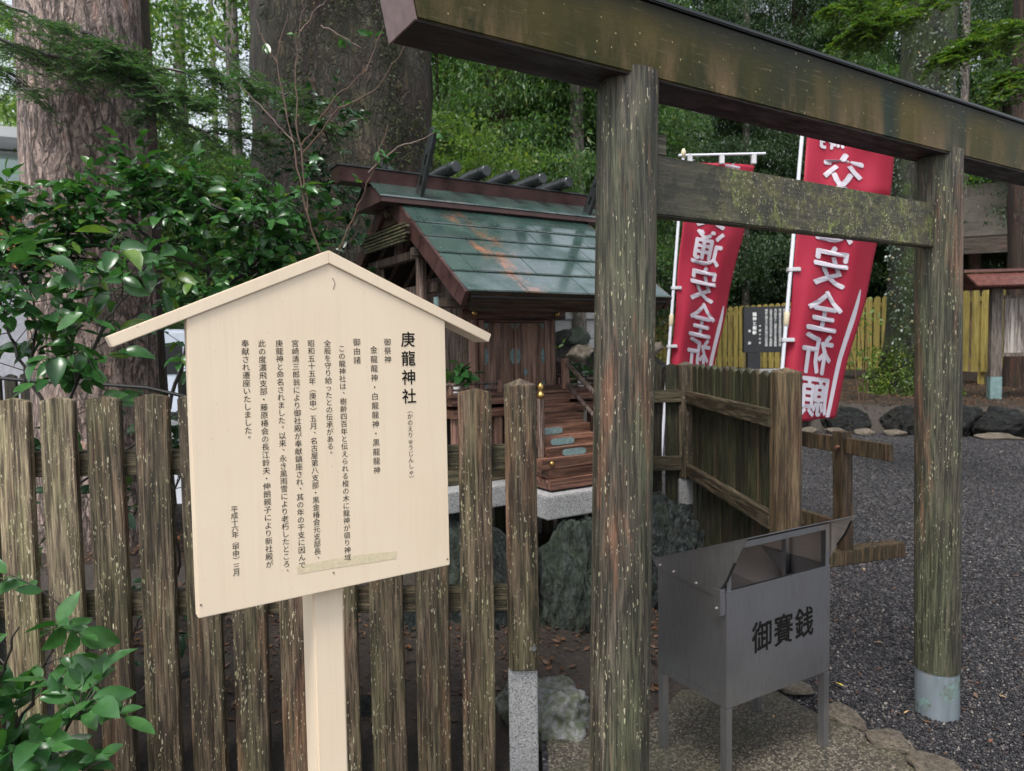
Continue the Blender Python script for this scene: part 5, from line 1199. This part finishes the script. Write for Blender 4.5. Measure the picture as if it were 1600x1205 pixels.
CC = [conifer_crown('crown', 2.2, 15, 3.0, 170, 620, .125, 11), conifer_crown('crown', 1.2, 13, 2.6, 150, 620, .115, 12), broad_crown('crown', 1.0, 9.5, 3.0, 150, 240, .16, 13), broad_crown('crown', 0.3, 4.5, 2.4, 120, 220, .12, 14), broad_crown('crown', 1.0, 9.0, 3.2, 60, 230, .14, 15)]
for c in CC: c.materials.append(FARD)
TT = [trunk_mesh('trunk', -.1, 16, .30, .20, .3, 30, 24, .06, seed=1), trunk_mesh('trunk', -.1, 16, .14, .08, .2, 24, 16, .05, seed=2), trunk_mesh('trunk', -.1, 14, .5, .35, .3, 30, 30, .06, seed=3)]
kinds = ['tall drooping cedar', 'slim drooping cypress', 'bushy broadleaf tree', 'low rounded broadleaf bush', 'open leafy tree']
def far_tree(px_, D, kind, mat, bark, tk, label, rz=0.0, s=1.0, zoff=0):
    p = at(px_, 560, D); root = empty('tree', (p.x, D, 0), rz, label, 'tree' if kind != 3 else 'bush', 'trees of the surrounding wood')
    if tk is not None:
        t = mk('trunk', TT[tk], bark, root, smooth=True)
        if TT[tk].materials[0] != bark: t.material_slots[0].link = 'OBJECT'; t.material_slots[0].material = bark
    c = mk('crown', CC[kind], None, root); c.scale = (s, s, s * 1.0); c.location = (0, 0, zoff); c.rotation_euler = (0, 0, rz * 2.1 + D)
    c.material_slots[0].link = 'OBJECT'; c.material_slots[0].material = mat
    return root
rt2 = random.Random(12)
ft = [ # px, distance, crown, material, bark, trunk
 (700, 15, 2, FARM, BARKC, 1, 'mid green leafy tree just right of the great mossy trunk', 0.9, .2),
 (690, 11.5, 3, FARL, BARKG, None, 'bright green bush behind the left half of the shrine roof', .8, 1.1),
 (790, 13, 0, FARM, BARKC, 0, 'drooping cedar rising behind the shrine ridge', .9, .3),
 (860, 17, 4, FARL, BARKG, 1, 'light green leafy tree behind the ridge logs', 1.0, .5),
 (905, 12.5, 1, FARM, BARKG, 1, 'slim cypress with a pale trunk left of the left torii pillar', .8, 2.3),
 (960, 16, 1, FARD, BARKC, 0, 'dark cypress hidden behind the left torii pillar', 1.0, .6),
 (1000, 13, 1, FARM, BARKC, 1, 'green cypress between the left pillar and the small banner', .55, 2.2),
 (1010, 24, 3, FARD, BARKC, None, 'dark bush at the end of the pale path', 1.0, 0),
 (1110, 25, 0, FARD, BARKC, 0, 'dark cedar behind the small banner', 1.0, .6),
 (1165, 23, 1, FARD, BARKG, 1, 'dark cypress with a pale trunk between the two banners', .9, 2.2),
 (1210, 24.5, 3, FARD, BARKC, None, 'dark bush behind the stone monument', 1.2, .8),
 (1245, 24, 0, FARD, BARKC, 0, 'dark cedar behind the large banner pole', 1.0, .5),
 (1308, 23, 1, FARM, BARKG, 1, 'slim pale-trunked tree above the torii beam', .7, 6.0),
 (1332, 24, 0, FARD, BARKC, 0, 'dark straight cedar right of the slim pale trunk', 1.1, 2.8),
 (1385, 25, 2, FARD, BARKC, 1, 'thin dark tree left of the ivy covered trunk', 1.0, 2),
 (1500, 21, 4, FARM, BARKG, 1, 'green leafy tree in the gap right of the ivy covered trunk', 1.0, 1),
 (1480, 27, 4, FARL, BARKG, 1, 'bright leafy tree far behind the right torii pillar', 1.2, 1.5),
 (1570, 24, 0, FARD, BARKC, 0, 'dark cedar at the right edge behind the wooden hall', 1.1, 1),
 (1680, 19, 0, FARD, BARKC, 0, 'dark cedar past the right frame edge', 1.0, 1),
 (740, 24, 0, FARD, BARKC, 2, 'dark far cedar behind the light trees left of the shrine ridge', 1.2, .4),
 (840, 27, 1, FARD, BARKC, 2, 'far dark cypress behind the ridge logs', 1.3, .4),
 (930, 25, 0, FARD, BARKC, 0, 'far dark cedar behind the left torii pillar', 1.3, .4),
 (1060, 27, 0, FARD, BARKC, 2, 'far dark cedar between the pillar and the small banner', 1.3, .4),
 (1180, 28, 0, FARD, BARKC, 2, 'far dark cedar above the torii beam centre', 1.3, .6),
 (1290, 29, 1, FARD, BARKC, 2, 'far dark cypress above the large banner', 1.3, 1),
 (1420, 30, 0, FARD, BARKC, 2, 'far cedar behind the ivy covered trunk', 1.4, 1),
 (1540, 31, 0, FARD, BARKC, 2, 'far cedar behind the wooden hall roof', 1.4, 1),
 (630, 19, 0, FARD, BARKC, 2, 'dark cedar behind the right side of the great mossy trunk', 1.1, .5),
 (380, 13, 4, FARM, BARKG, 1, 'leafy tree between the pale trunk and the great mossy trunk', .9, 1.2),
 (300, 16, 4, FARL, BARKG, 1, 'bright leafy tree behind the fir branches', 1.0, 1.6),
 (265, 12, 3, FARM, BARKG, None, 'leafy bush above the parked van', .7, 2.0),
 (340, 19, 3, FARL, BARKG, None, 'light green hedge behind the parked van', 1.0, .3),
 (430, 17, 3, FARM, BARKG, None, 'green bush behind the apex of the signboard', 1.2, .5),
 (200, 20, 4, FARL, BARKG, 1, 'bright leafy tree behind the pale plated trunk', 1.1, 1.5),
 (95, 19, 4, FARL, BARKG, 1, 'bright leafy tree above the tea house at the left edge', .55, 5.4),
 (-160, 22, 2, FARM, BARKG, 1, 'leafy tree past the left frame edge', 1.0, 2),
 (350, 27, 4, FARL, BARKG, 1, 'far leafy tree left of the great mossy trunk', .9, 1),
 (150, 28, 4, FARL, BARKG, 1, 'far bright leafy tree at the left', 1.0, 3),
]
for i, (px_, D, kd, mt, bk, tk, lb_t, s_, zo) in enumerate(ft): far_tree(px_, D, kd, mt, bk, tk, lb_t, i * 1.37, s_, zo)

# wooded hillside closing the view
def hill_z(x, y): return max(-1, (y - 34) * .5) + 1.2 * fbm(x, y, .12)
grid_surface('hillside', simple('dark_hillside_soil', (.02, .03, .012), .9), -70, 90, 30, 62, 60, 24, hill_z)
nH = 110000; xs_ = rng.uniform(-50, 70, nH); ys_ = rng.uniform(31, 48, nH)
zs_ = (ys_ - 34).clip(0) * .5 + rng.random(nH) ** .8 * 6.5 * (0.6 + .5 * np.sin(xs_ * .9) * np.sin(ys_ * 1.1 + xs_ * .3))
V, Fc = cards_np(np.stack([xs_, ys_, zs_], -1), rng.uniform(.3, .6, nH), KITE, None, .6)
tag(mk('wooded_hillside', npmesh('wooded_hillside', V, Fc), FARD), 'dark green wood covering the slope beyond the trees', 'wood', kind='stuff')

# the named near trunks
p = at(150, 600, 4.75)
tA = tree(p.x, 4.75, 'thick tree with pale grey plated bark just behind the left end of the picket fence', trunk_mesh('trunk', -.1, 6.5, .375, .345, .12, 150, 170, .05, .012, 4), BARKA)
p = at(205, 600, 5.75)
tA2 = tree(p.x, 5.75, 'dark wet reddish trunk standing just behind the pale plated trunk', trunk_mesh('trunk', -.1, 6.5, .26, .25, .2, 100, 110, .08, .012, 6), BARKAD)
p = at(552, 600, 7.6)
tB = tree(p.x, 7.6, 'huge old fir trunk covered in moss behind the small shrine', trunk_mesh('trunk', -.1, 8.5, .95, .90, .12, 200, 240, .06, .045, 9), BARKB)
p = at(1425, 610, 13.9)
tC = tree(p.x, 13.9, 'large dark trunk with ivy and green moss at its foot between banner and right pillar', trunk_mesh('trunk', 0.2, 12, .50, .46, .55, 90, 90, .08, .05, 12, lean=(.03, 0)), BARKM)
p = at(1592, 600, 15)
tD = tree(p.x, 14.6, 'tall straight cedar trunk with red-brown stringy bark at the right edge', trunk_mesh('trunk', 0, 12, .50, .46, .2, 60, 70, .06, .0, 15), BARKC)
# ivy on the dark trunk and moss at its foot
n_i = 5200; th = rng.uniform(math.pi * .95, math.pi * 2.05, n_i); zz_ = rng.random(n_i) * 9 + .6; rr = .5 + .06 + .25 * np.exp(-(zz_ - .2) * 1.6) + rng.random(n_i) * .05
P3 = np.stack([rr * np.cos(th) + .03 * zz_, rr * np.sin(th), zz_], -1); keep = np.sin(th * 3 + zz_ * 1.1) > -.35; P3 = P3[keep]
V, Fc = cards_np(P3, rng.uniform(.035, .075, len(P3)), KITE * np.array([1, 1.7, 1]), np.stack([P3[:, 0] * .6, P3[:, 1] * .6, np.full(len(P3), -.8)], -1), .5)
IVY = leaf_mat('grey_green_ivy', (.045, .075, .050), (.12, .16, .115), .35, .1)
tag(mk('ivy', npmesh('ivy', V, Fc), IVY, tC), kind='stuff')
n_i = 9000; th = rng.random(n_i) * 6.283; zz_ = rng.random(n_i) ** 2 * 1.0; rr = .52 + .45 * np.exp(-zz_ * 2.2) + .1 * np.cos(th * 5 + 12)
P3 = np.stack([rr * np.cos(th), rr * np.sin(th), zz_ + .38], -1); V, Fc = cards_np(P3, .06, KITE, None, .7)
MOSS = leaf_mat('bright_moss', (.06, .12, .012), (.13, .21, .02), .6, .2)
tag(mk('moss', npmesh('moss', V, Fc), MOSS, tC), kind='stuff')
n_i = 26000; th = rng.uniform(math.pi * 1.05, math.pi * 2.1, n_i); zz_ = rng.uniform(.8, 6.2, n_i)
cl = np.array([mnoise.fractal(Vector((math.cos(a) * 3, math.sin(a) * 3, z * .9)), 1, 2, 4) for a, z in zip(th, zz_)]); side_ = np.cos(th)
kp = cl + side_ * .35 - (zz_ - 3) * .06 > .18; th, zz_ = th[kp], zz_[kp]
rr = .95 * 1.035 - .05 * (zz_ / 8.5) + .11 * np.exp(-zz_ * 1.6); P3 = np.stack([rr * np.cos(th), rr * np.sin(th), zz_], -1)
V, Fc = cards_np(P3, .03, KITE * np.array([1, 1.6, 1]), np.stack([P3[:, 0], P3[:, 1], np.full(len(P3), -1.0)], -1), .8)
tag(mk('moss', npmesh('moss', V, Fc), leaf_mat('dull_trunk_moss', (.022, .034, .008), (.055, .075, .016), .7, .1), tB), kind='stuff')
# young sapling before the dark trunk
sp = empty('sapling', (at(1352, 620, 12.6).x, 12.6, .4), 0, 'young sapling with light green leaves left of the ivy covered trunk', 'plant')
m = MB(); tips = []
for k in range(3):
    a = rt2.uniform(0, 6.28); q = [(0.06 * k - .1, 0, 0), (.08 * k - .12 + .1 * math.cos(a), .1 * math.sin(a), .8), (.12 * k - .2 + .25 * math.cos(a), .2 * math.sin(a), 1.5)]; m.tube(q, [.014, .010, .005], 5); tips += [np.array(q[1]), np.array(q[2])]
m.build('stem', TWIG, sp)
P3 = np.concatenate([t + rng.normal(0, .13, (34, 3)) for t in tips]); V, Fc = cards_np(P3, .085, KITE * np.array([1, 1.6, 1]), None, .6)
tag(mk('foliage', npmesh('foliage', V, Fc), FARL, sp), kind='stuff')

# ---------------------------------------------------------------- broadleaf shrubs near the camera (every leaf a part, up to the limit)
def polyline(pts_): return [at(x, y, D) for x, y, D in pts_]
def shrub(label, stems, tw, leaf, nleaf, spread, seed, cap=300, mat=CAMEL, bark=BRANCH, twig_r=.0022, stem_r=.007, group=None, drop=.2, cat='shrub', biasy=-.3):
    rd_ = random.Random(seed); p0 = stems[0][0]; root = empty('shrub', (p0.x, p0.y, 0), 0, label, cat, group); O = Vector((p0.x, p0.y, 0))
    sm = MB(); tm = MB(); spots = []
    for st_ in stems:
        # smooth wandering stem
        pts_ = []
        for a, b in zip(st_, st_[1:]):
            n_ = 6
            for k in range(n_): t = k / n_; pts_.append(a.lerp(b, t) + Vector((rd_.gauss(0, 1), rd_.gauss(0, 1), rd_.gauss(0, 1))) * (.006 if bark is not TWIG else .0035))
        pts_.append(st_[-1]); L_ = len(pts_)
        sm.tube([p - O for p in pts_], [stem_r * (1 - .65 * i / L_) for i in range(L_)], 6)
        for k in range(int(tw * L_)):
            i = min(L_ - 1, int(L_ * (rd_.random() * .85 + .15))); a = pts_[i]
            d = Vector((rd_.gauss(0, 1), rd_.gauss(biasy, .7), rd_.gauss(.25, .6))).normalized(); L = spread * rd_.uniform(.4, 1.1)
            b = a + d * L * .5 + Vector((0, 0, .02)); c = b + (d + Vector((0, 0, rd_.uniform(-.5, .25)))).normalized() * L * .5
            tm.tube([a - O, b - O, c - O], [twig_r, twig_r * .8, twig_r * .5], 4, cap=False)
            for j in range(nleaf):
                t = .3 + .7 * (j + 1) / nleaf; q = a.lerp(b, t * 2) if t < .5 else b.lerp(c, t * 2 - 1)
                ax = (c - a).normalized(); side = ax.cross(Vector((0, 0, 1))).normalized() * (1 if j % 2 else -1)
                ld = (ax * rd_.uniform(.3, .9) + side * rd_.uniform(.5, 1.0) + Vector((rd_.gauss(0, .25), rd_.gauss(0, .25), rd_.gauss(-drop, .3)))).normalized()
                if j == nleaf - 1: ld = (ax + Vector((0, 0, -drop))).normalized()
                spots.append((q - O, ld, leaf * rd_.uniform(.45, 1.3), rd_.gauss(0, .6)))
    sm.build('stem', bark, root, smooth='angle'); tm.build('twigs', bark, root)['kind'] = 'stuff'
    # nearest and largest first as single leaves
    spots.sort(key=lambda s_: (s_[0] + O - CAM).length / s_[2])
    def frame(ld, roll):
        x = ld; up = Vector((0, -.35, 1)); y = up.cross(x).normalized(); z = x.cross(y)
        return Matrix((x, y, z)).transposed() @ Matrix.Rotation(roll, 3, 'X')
    mats_leaf = [LF[(mat.name, k)] if (mat.name, k) in LF else LF.setdefault((mat.name, k), leaf_mesh('leaf', 1.0, .44 + .05 * k, .08 + .06 * k, .05 + .12 * k, k, mat)) for k in range(4)]
    rest_v = []; rest_f = []
    for n_, (q, ld, s_, rl_) in enumerate(spots):
        M = frame(ld, rl_)
        if n_ < cap:
            o = bpy.data.objects.new('leaf', mats_leaf[n_ % 4]); COL.objects.link(o); o.parent = root
            o.matrix_local = Matrix.Translation(q) @ M.to_4x4() @ Matrix.Diagonal((s_, s_, s_, 1))
        else:
            b0 = len(rest_v); mm_ = mats_leaf[n_ % 4]
            for v in mm_.vertices: rest_v.append(q + M @ (v.co * s_))
            for p_ in mm_.polygons: rest_f.append(tuple(i + b0 for i in p_.vertices))
    if rest_v:
        me = bpy.data.meshes.new('leaves'); me.from_pydata([tuple(v) for v in rest_v], [], rest_f); me.update(); tag(mk('leaves', me, mat, root, smooth=True), kind='stuff')
    return root
LF = {}
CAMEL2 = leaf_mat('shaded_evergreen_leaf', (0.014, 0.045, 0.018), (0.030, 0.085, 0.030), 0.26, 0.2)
YOUNG = leaf_mat('young_light_leaf', (0.10, 0.22, 0.03), (0.18, 0.32, 0.05), 0.35, 0.4)
# shrub in front of the fence, bottom left
shrub('glossy evergreen shrub in front of the pickets in the bottom left corner',
      [polyline([(-60, 1330, 2.15), (10, 1180, 2.12), (60, 1060, 2.1), (110, 930, 2.1)]), polyline([(-40, 1330, 2.1), (40, 1200, 2.05), (120, 1120, 2.02), (150, 1080, 2.0)]), polyline([(-60, 1250, 2.1), (-10, 1080, 2.1), (30, 980, 2.1)]), polyline([(-20, 1330, 2.0), (60, 1230, 2.0), (160, 1190, 2.0)])],
      1.05, .088, 6, .17, 21, drop=.15)
# large-leaved shrub just behind the fence
shrub('evergreen shrub with large glossy leaves rising behind the left pickets',
      [polyline([(110, 700, 2.9), (118, 600, 2.9), (105, 520, 2.9), (120, 430, 2.95)]), polyline([(118, 600, 2.9), (170, 500, 2.9), (205, 440, 2.95), (240, 400, 3.0)]), polyline([(70, 640, 2.85), (20, 540, 2.85), (0, 470, 2.85), (-10, 420, 2.85)]), polyline([(20, 640, 2.9), (60, 520, 2.9), (50, 430, 2.95)])],
      .95, .105, 5, .24, 22, drop=.35)
# the wide mid shrub
shrub('wide evergreen shrub with dense small glossy leaves behind the fence and signboard',
      [polyline([(262, 640, 4.0), (300, 520, 4.0), (330, 430, 4.0), (300, 360, 4.0), (230, 310, 3.9)]), polyline([(300, 520, 4.0), (380, 430, 4.0), (440, 370, 4.05), (470, 335, 4.1)]), polyline([(330, 430, 4.0), (250, 390, 3.9), (150, 385, 3.8), (40, 395, 3.7), (-20, 398, 3.7)]),
       polyline([(300, 360, 4.0), (380, 320, 4.0), (440, 310, 4.0)]), polyline([(150, 385, 3.8), (110, 330, 3.7), (60, 310, 3.7)]), polyline([(250, 390, 3.9), (190, 330, 3.8), (150, 300, 3.8)]), polyline([(300, 360, 4.0), (260, 300, 4.0), (220, 265, 4.0)]),
       polyline([(40, 395, 3.7), (0, 350, 3.6), (-20, 330, 3.6)]), polyline([(380, 430, 4.0), (420, 420, 4.0), (480, 400, 4.1)]), polyline([(60, 460, 3.7), (30, 430, 3.6), (90, 400, 3.7), (200, 410, 3.8)]), polyline([(230, 310, 3.9), (330, 320, 3.9), (400, 350, 3.9), (450, 390, 4.0)])],
      2.1, .078, 7, .28, 23, stem_r=.011, drop=.15)
# upright twiggy shrub between the trunks
tw_st = [[(505, 420, 3.9), (480, 330, 3.9), (466, 210, 3.9), (462, 100, 3.9), (470, 30, 3.9), (478, -20, 3.9)], [(478, 330, 3.9), (450, 190, 3.9), (432, 90, 3.9), (450, 20, 3.9)], [(470, 230, 3.9), (520, 160, 3.85), (570, 110, 3.8), (600, 40, 3.8)],
         [(472, 240, 3.9), (530, 170, 3.85), (590, 140, 3.8), (640, 60, 3.75)], [(460, 225, 3.9), (420, 180, 3.9), (370, 130, 3.9)], [(432, 100, 3.9), (410, 60, 3.9), (400, 30, 3.9)], [(530, 390, 3.7), (560, 320, 3.65), (590, 250, 3.6), (606, 195, 3.6)], [(575, 270, 3.6), (620, 230, 3.6), (690, 205, 3.6)],
         [(470, 50, 3.9), (490, 20, 3.9), (520, -10, 3.9)], [(320, 130, 4.0), (270, 70, 4.0), (225, 0, 4.0)], [(500, 40, 3.9), (540, 60, 3.9), (565, 75, 3.9)]]
twr = shrub('bare reddish twiggy shrub with a few small leaves left of the shrine roof', [polyline(q) for q in tw_st[:9] + tw_st[10:]], .14, .055, 4, .10, 24, bark=TWIG, stem_r=.0050, twig_r=.0012)
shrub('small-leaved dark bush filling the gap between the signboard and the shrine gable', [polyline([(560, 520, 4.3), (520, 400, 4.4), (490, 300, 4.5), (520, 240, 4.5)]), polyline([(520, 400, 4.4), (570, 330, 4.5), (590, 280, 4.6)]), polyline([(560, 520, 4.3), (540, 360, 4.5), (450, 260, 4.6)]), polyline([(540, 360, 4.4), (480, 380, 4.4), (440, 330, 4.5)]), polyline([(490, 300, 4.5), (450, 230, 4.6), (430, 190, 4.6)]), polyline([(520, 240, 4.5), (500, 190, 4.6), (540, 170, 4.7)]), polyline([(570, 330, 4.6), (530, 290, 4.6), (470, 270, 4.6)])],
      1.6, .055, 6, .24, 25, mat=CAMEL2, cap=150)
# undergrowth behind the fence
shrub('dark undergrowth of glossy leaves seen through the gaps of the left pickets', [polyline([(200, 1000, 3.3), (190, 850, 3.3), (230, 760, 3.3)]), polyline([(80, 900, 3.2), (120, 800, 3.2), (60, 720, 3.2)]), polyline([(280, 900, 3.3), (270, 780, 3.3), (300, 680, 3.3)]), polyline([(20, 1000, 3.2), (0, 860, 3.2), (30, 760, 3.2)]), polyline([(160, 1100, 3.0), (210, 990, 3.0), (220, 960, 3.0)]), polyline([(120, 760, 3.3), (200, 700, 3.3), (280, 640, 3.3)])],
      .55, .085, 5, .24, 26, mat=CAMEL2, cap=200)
shrub('tiny bright green seedling at the foot of the pickets left of the signboard post', [polyline([(430, 1215, 2.75), (432, 1180, 2.72), (432, 1160, 2.72)])], .5, .035, 3, .03, 27, mat=YOUNG, bark=TWIG, stem_r=.002, twig_r=.001, cat='seedling')

# black hanging cable between the bushes
m = MB(); cb_ = polyline([(-40, 588, 3.4), (60, 596, 3.4), (150, 600, 3.4), (230, 606, 3.4), (300, 622, 3.4)]); m.tube(cb_, .0085, 8); tag(m.build('cable', BLACKR, smooth='angle'), 'black cable slung along behind the left pickets', 'cable')

# ---------------------------------------------------------------- fir boughs hanging at the top left, maple-like sprays at the top right
def bough(label, spine, nside, Lside, need, nl, seed, mat, bark, density=1.0, flat=.25, group=None, sub=6):
    rd_ = random.Random(seed); p0 = spine[0]; O = Vector(p0); root = empty('bough', O, 0, label, 'branch', group); sm = MB(); PV = []; DV = []
    pts_ = []
    for a, b in zip(spine, spine[1:]):
        for k in range(8): pts_.append(a.lerp(b, k / 8) + Vector((rd_.gauss(0, 1), rd_.gauss(0, 1), rd_.gauss(0, 1))) * .01)
    pts_.append(spine[-1]); n_ = len(pts_); sm.tube([p - O for p in pts_], [.012 * (1 - .8 * i / n_) + .001 for i in range(n_)], 6)
    for i in range(nside):
        k = int(n_ * rd_.uniform(.08, .99)); k = min(k, n_ - 2); a = pts_[k]; ax = (pts_[k + 1] - pts_[k]).normalized(); sd = ax.cross(Vector((0, 0, 1))).normalized() * rd_.choice((-1, 1))
        L = Lside * rd_.uniform(.4, 1) * (1 - .5 * k / n_)
        d = (ax * rd_.uniform(.3, 1) + sd * rd_.uniform(.5, 1) + Vector((0, 0, rd_.gauss(-.15, flat)))).normalized(); b = a + d * L + Vector((0, 0, -.15 * L))
        sm.tube([a - O, a.lerp(b, .5) + Vector((0, 0, .02)) - O, b - O], [.003, .002, .001], 4, cap=False)
        for j in range(sub):
            t = (j + .6) / sub; c = a.lerp(b, t); s2 = d.cross(Vector((0, 0, 1))).normalized() * (1 if j % 2 else -1); L2 = L * .42 * (1 - .5 * t)
            d2 = (d * .8 + s2 * .8 + Vector((0, 0, rd_.gauss(-.1, .15)))).normalized(); e = c + d2 * L2
            sm.tube([c - O, e - O], [.0012, .0008], 3, cap=False)
            nn = int(need * density)
            for q in range(nn):
                t2 = (q + rd_.random()) / nn; w = c.lerp(e, t2); s3 = d2.cross(Vector((0, 0, 1))).normalized() * (1 if q % 2 else -1)
                PV.append(w - O); DV.append((d2 * .55 + s3 + Vector((0, 0, .12 + rd_.gauss(0, .1)))).normalized())
    sm.build('branch', bark, root)
    P3 = np.array([tuple(p) for p in PV]); D3 = np.array([tuple(p) for p in DV]); bs = np.array([(0, 0, 0), (.5, .075, 0), (1, 0, 0), (.5, -.075, 0)]) if nl < .035 else KITE
    V, Fc = cards_np(P3, rng.uniform(.7, 1.2, len(P3)) * nl, bs, D3, .12); tag(mk('needles', npmesh('needles', V, Fc), mat, root), kind='stuff')
    return root
GB = 'fir boughs hanging at the upper left'
bl = ['long fir bough crossing the pale trunk from the left edge', 'fir bough hanging in front of the gap between the trunks', 'upper fir bough entering at the top left corner', 'fir bough reaching the great mossy trunk', 'thin fir bough at the far left edge', 'dark fir bough below the others between the trunks', 'short fir bough at the top beside the pale trunk']
bs_ = [[(-60, 40, 4.2), (100, 95, 4.1), (220, 130, 4.0), (330, 160, 4.0)], [(60, 60, 4.4), (200, 110, 4.3), (330, 110, 4.2), (420, 140, 4.2)], [(-80, -20, 4.0), (40, 20, 4.0), (130, 60, 3.9), (200, 80, 3.9)], [(330, 60, 4.8), (400, 130, 4.7), (460, 150, 4.6), (500, 190, 4.5)],
       [(-60, 90, 3.8), (10, 110, 3.8), (60, 150, 3.8)], [(220, 160, 4.6), (300, 200, 4.6), (370, 210, 4.6), (430, 230, 4.6)], [(120, 40, 4.0), (190, 90, 4.0), (260, 150, 4.0), (230, 180, 4.0)]]
for i, (l_, q) in enumerate(zip(bl, bs_)): bough(l_, polyline(q), (80, 76, 50, 40, 20, 46, 46)[i], .42, 30, .027, 40 + i, FIRM, BRANCH, group=GB)
GM = 'light feathery boughs at the upper right'
bl = ['light feathery bough drooping over the torii beam near the ivy trunk', 'light feathery bough entering at the right edge', 'feathery bough tip hanging at the right frame edge', 'feathery bough at the very top above the torii beam']
bs_ = [[(1520, -60, 7.0), (1450, 0, 6.9), (1390, 30, 6.8), (1335, 45, 6.7)], [(1700, 20, 6.5), (1610, 40, 6.5), (1530, 60, 6.5), (1475, 85, 6.4)], [(1680, 90, 6.0), (1620, 100, 6.0), (1570, 125, 6.0)], [(1480, -50, 7.4), (1420, -20, 7.3), (1350, 5, 7.2), (1290, 10, 7.2)]]
for i, (l_, q) in enumerate(zip(bl, bs_)): bough(l_, polyline(q), (60, 60, 22, 40)[i], .62, 16, .05, 60 + i, MAPLE, BRANCH, group=GM)
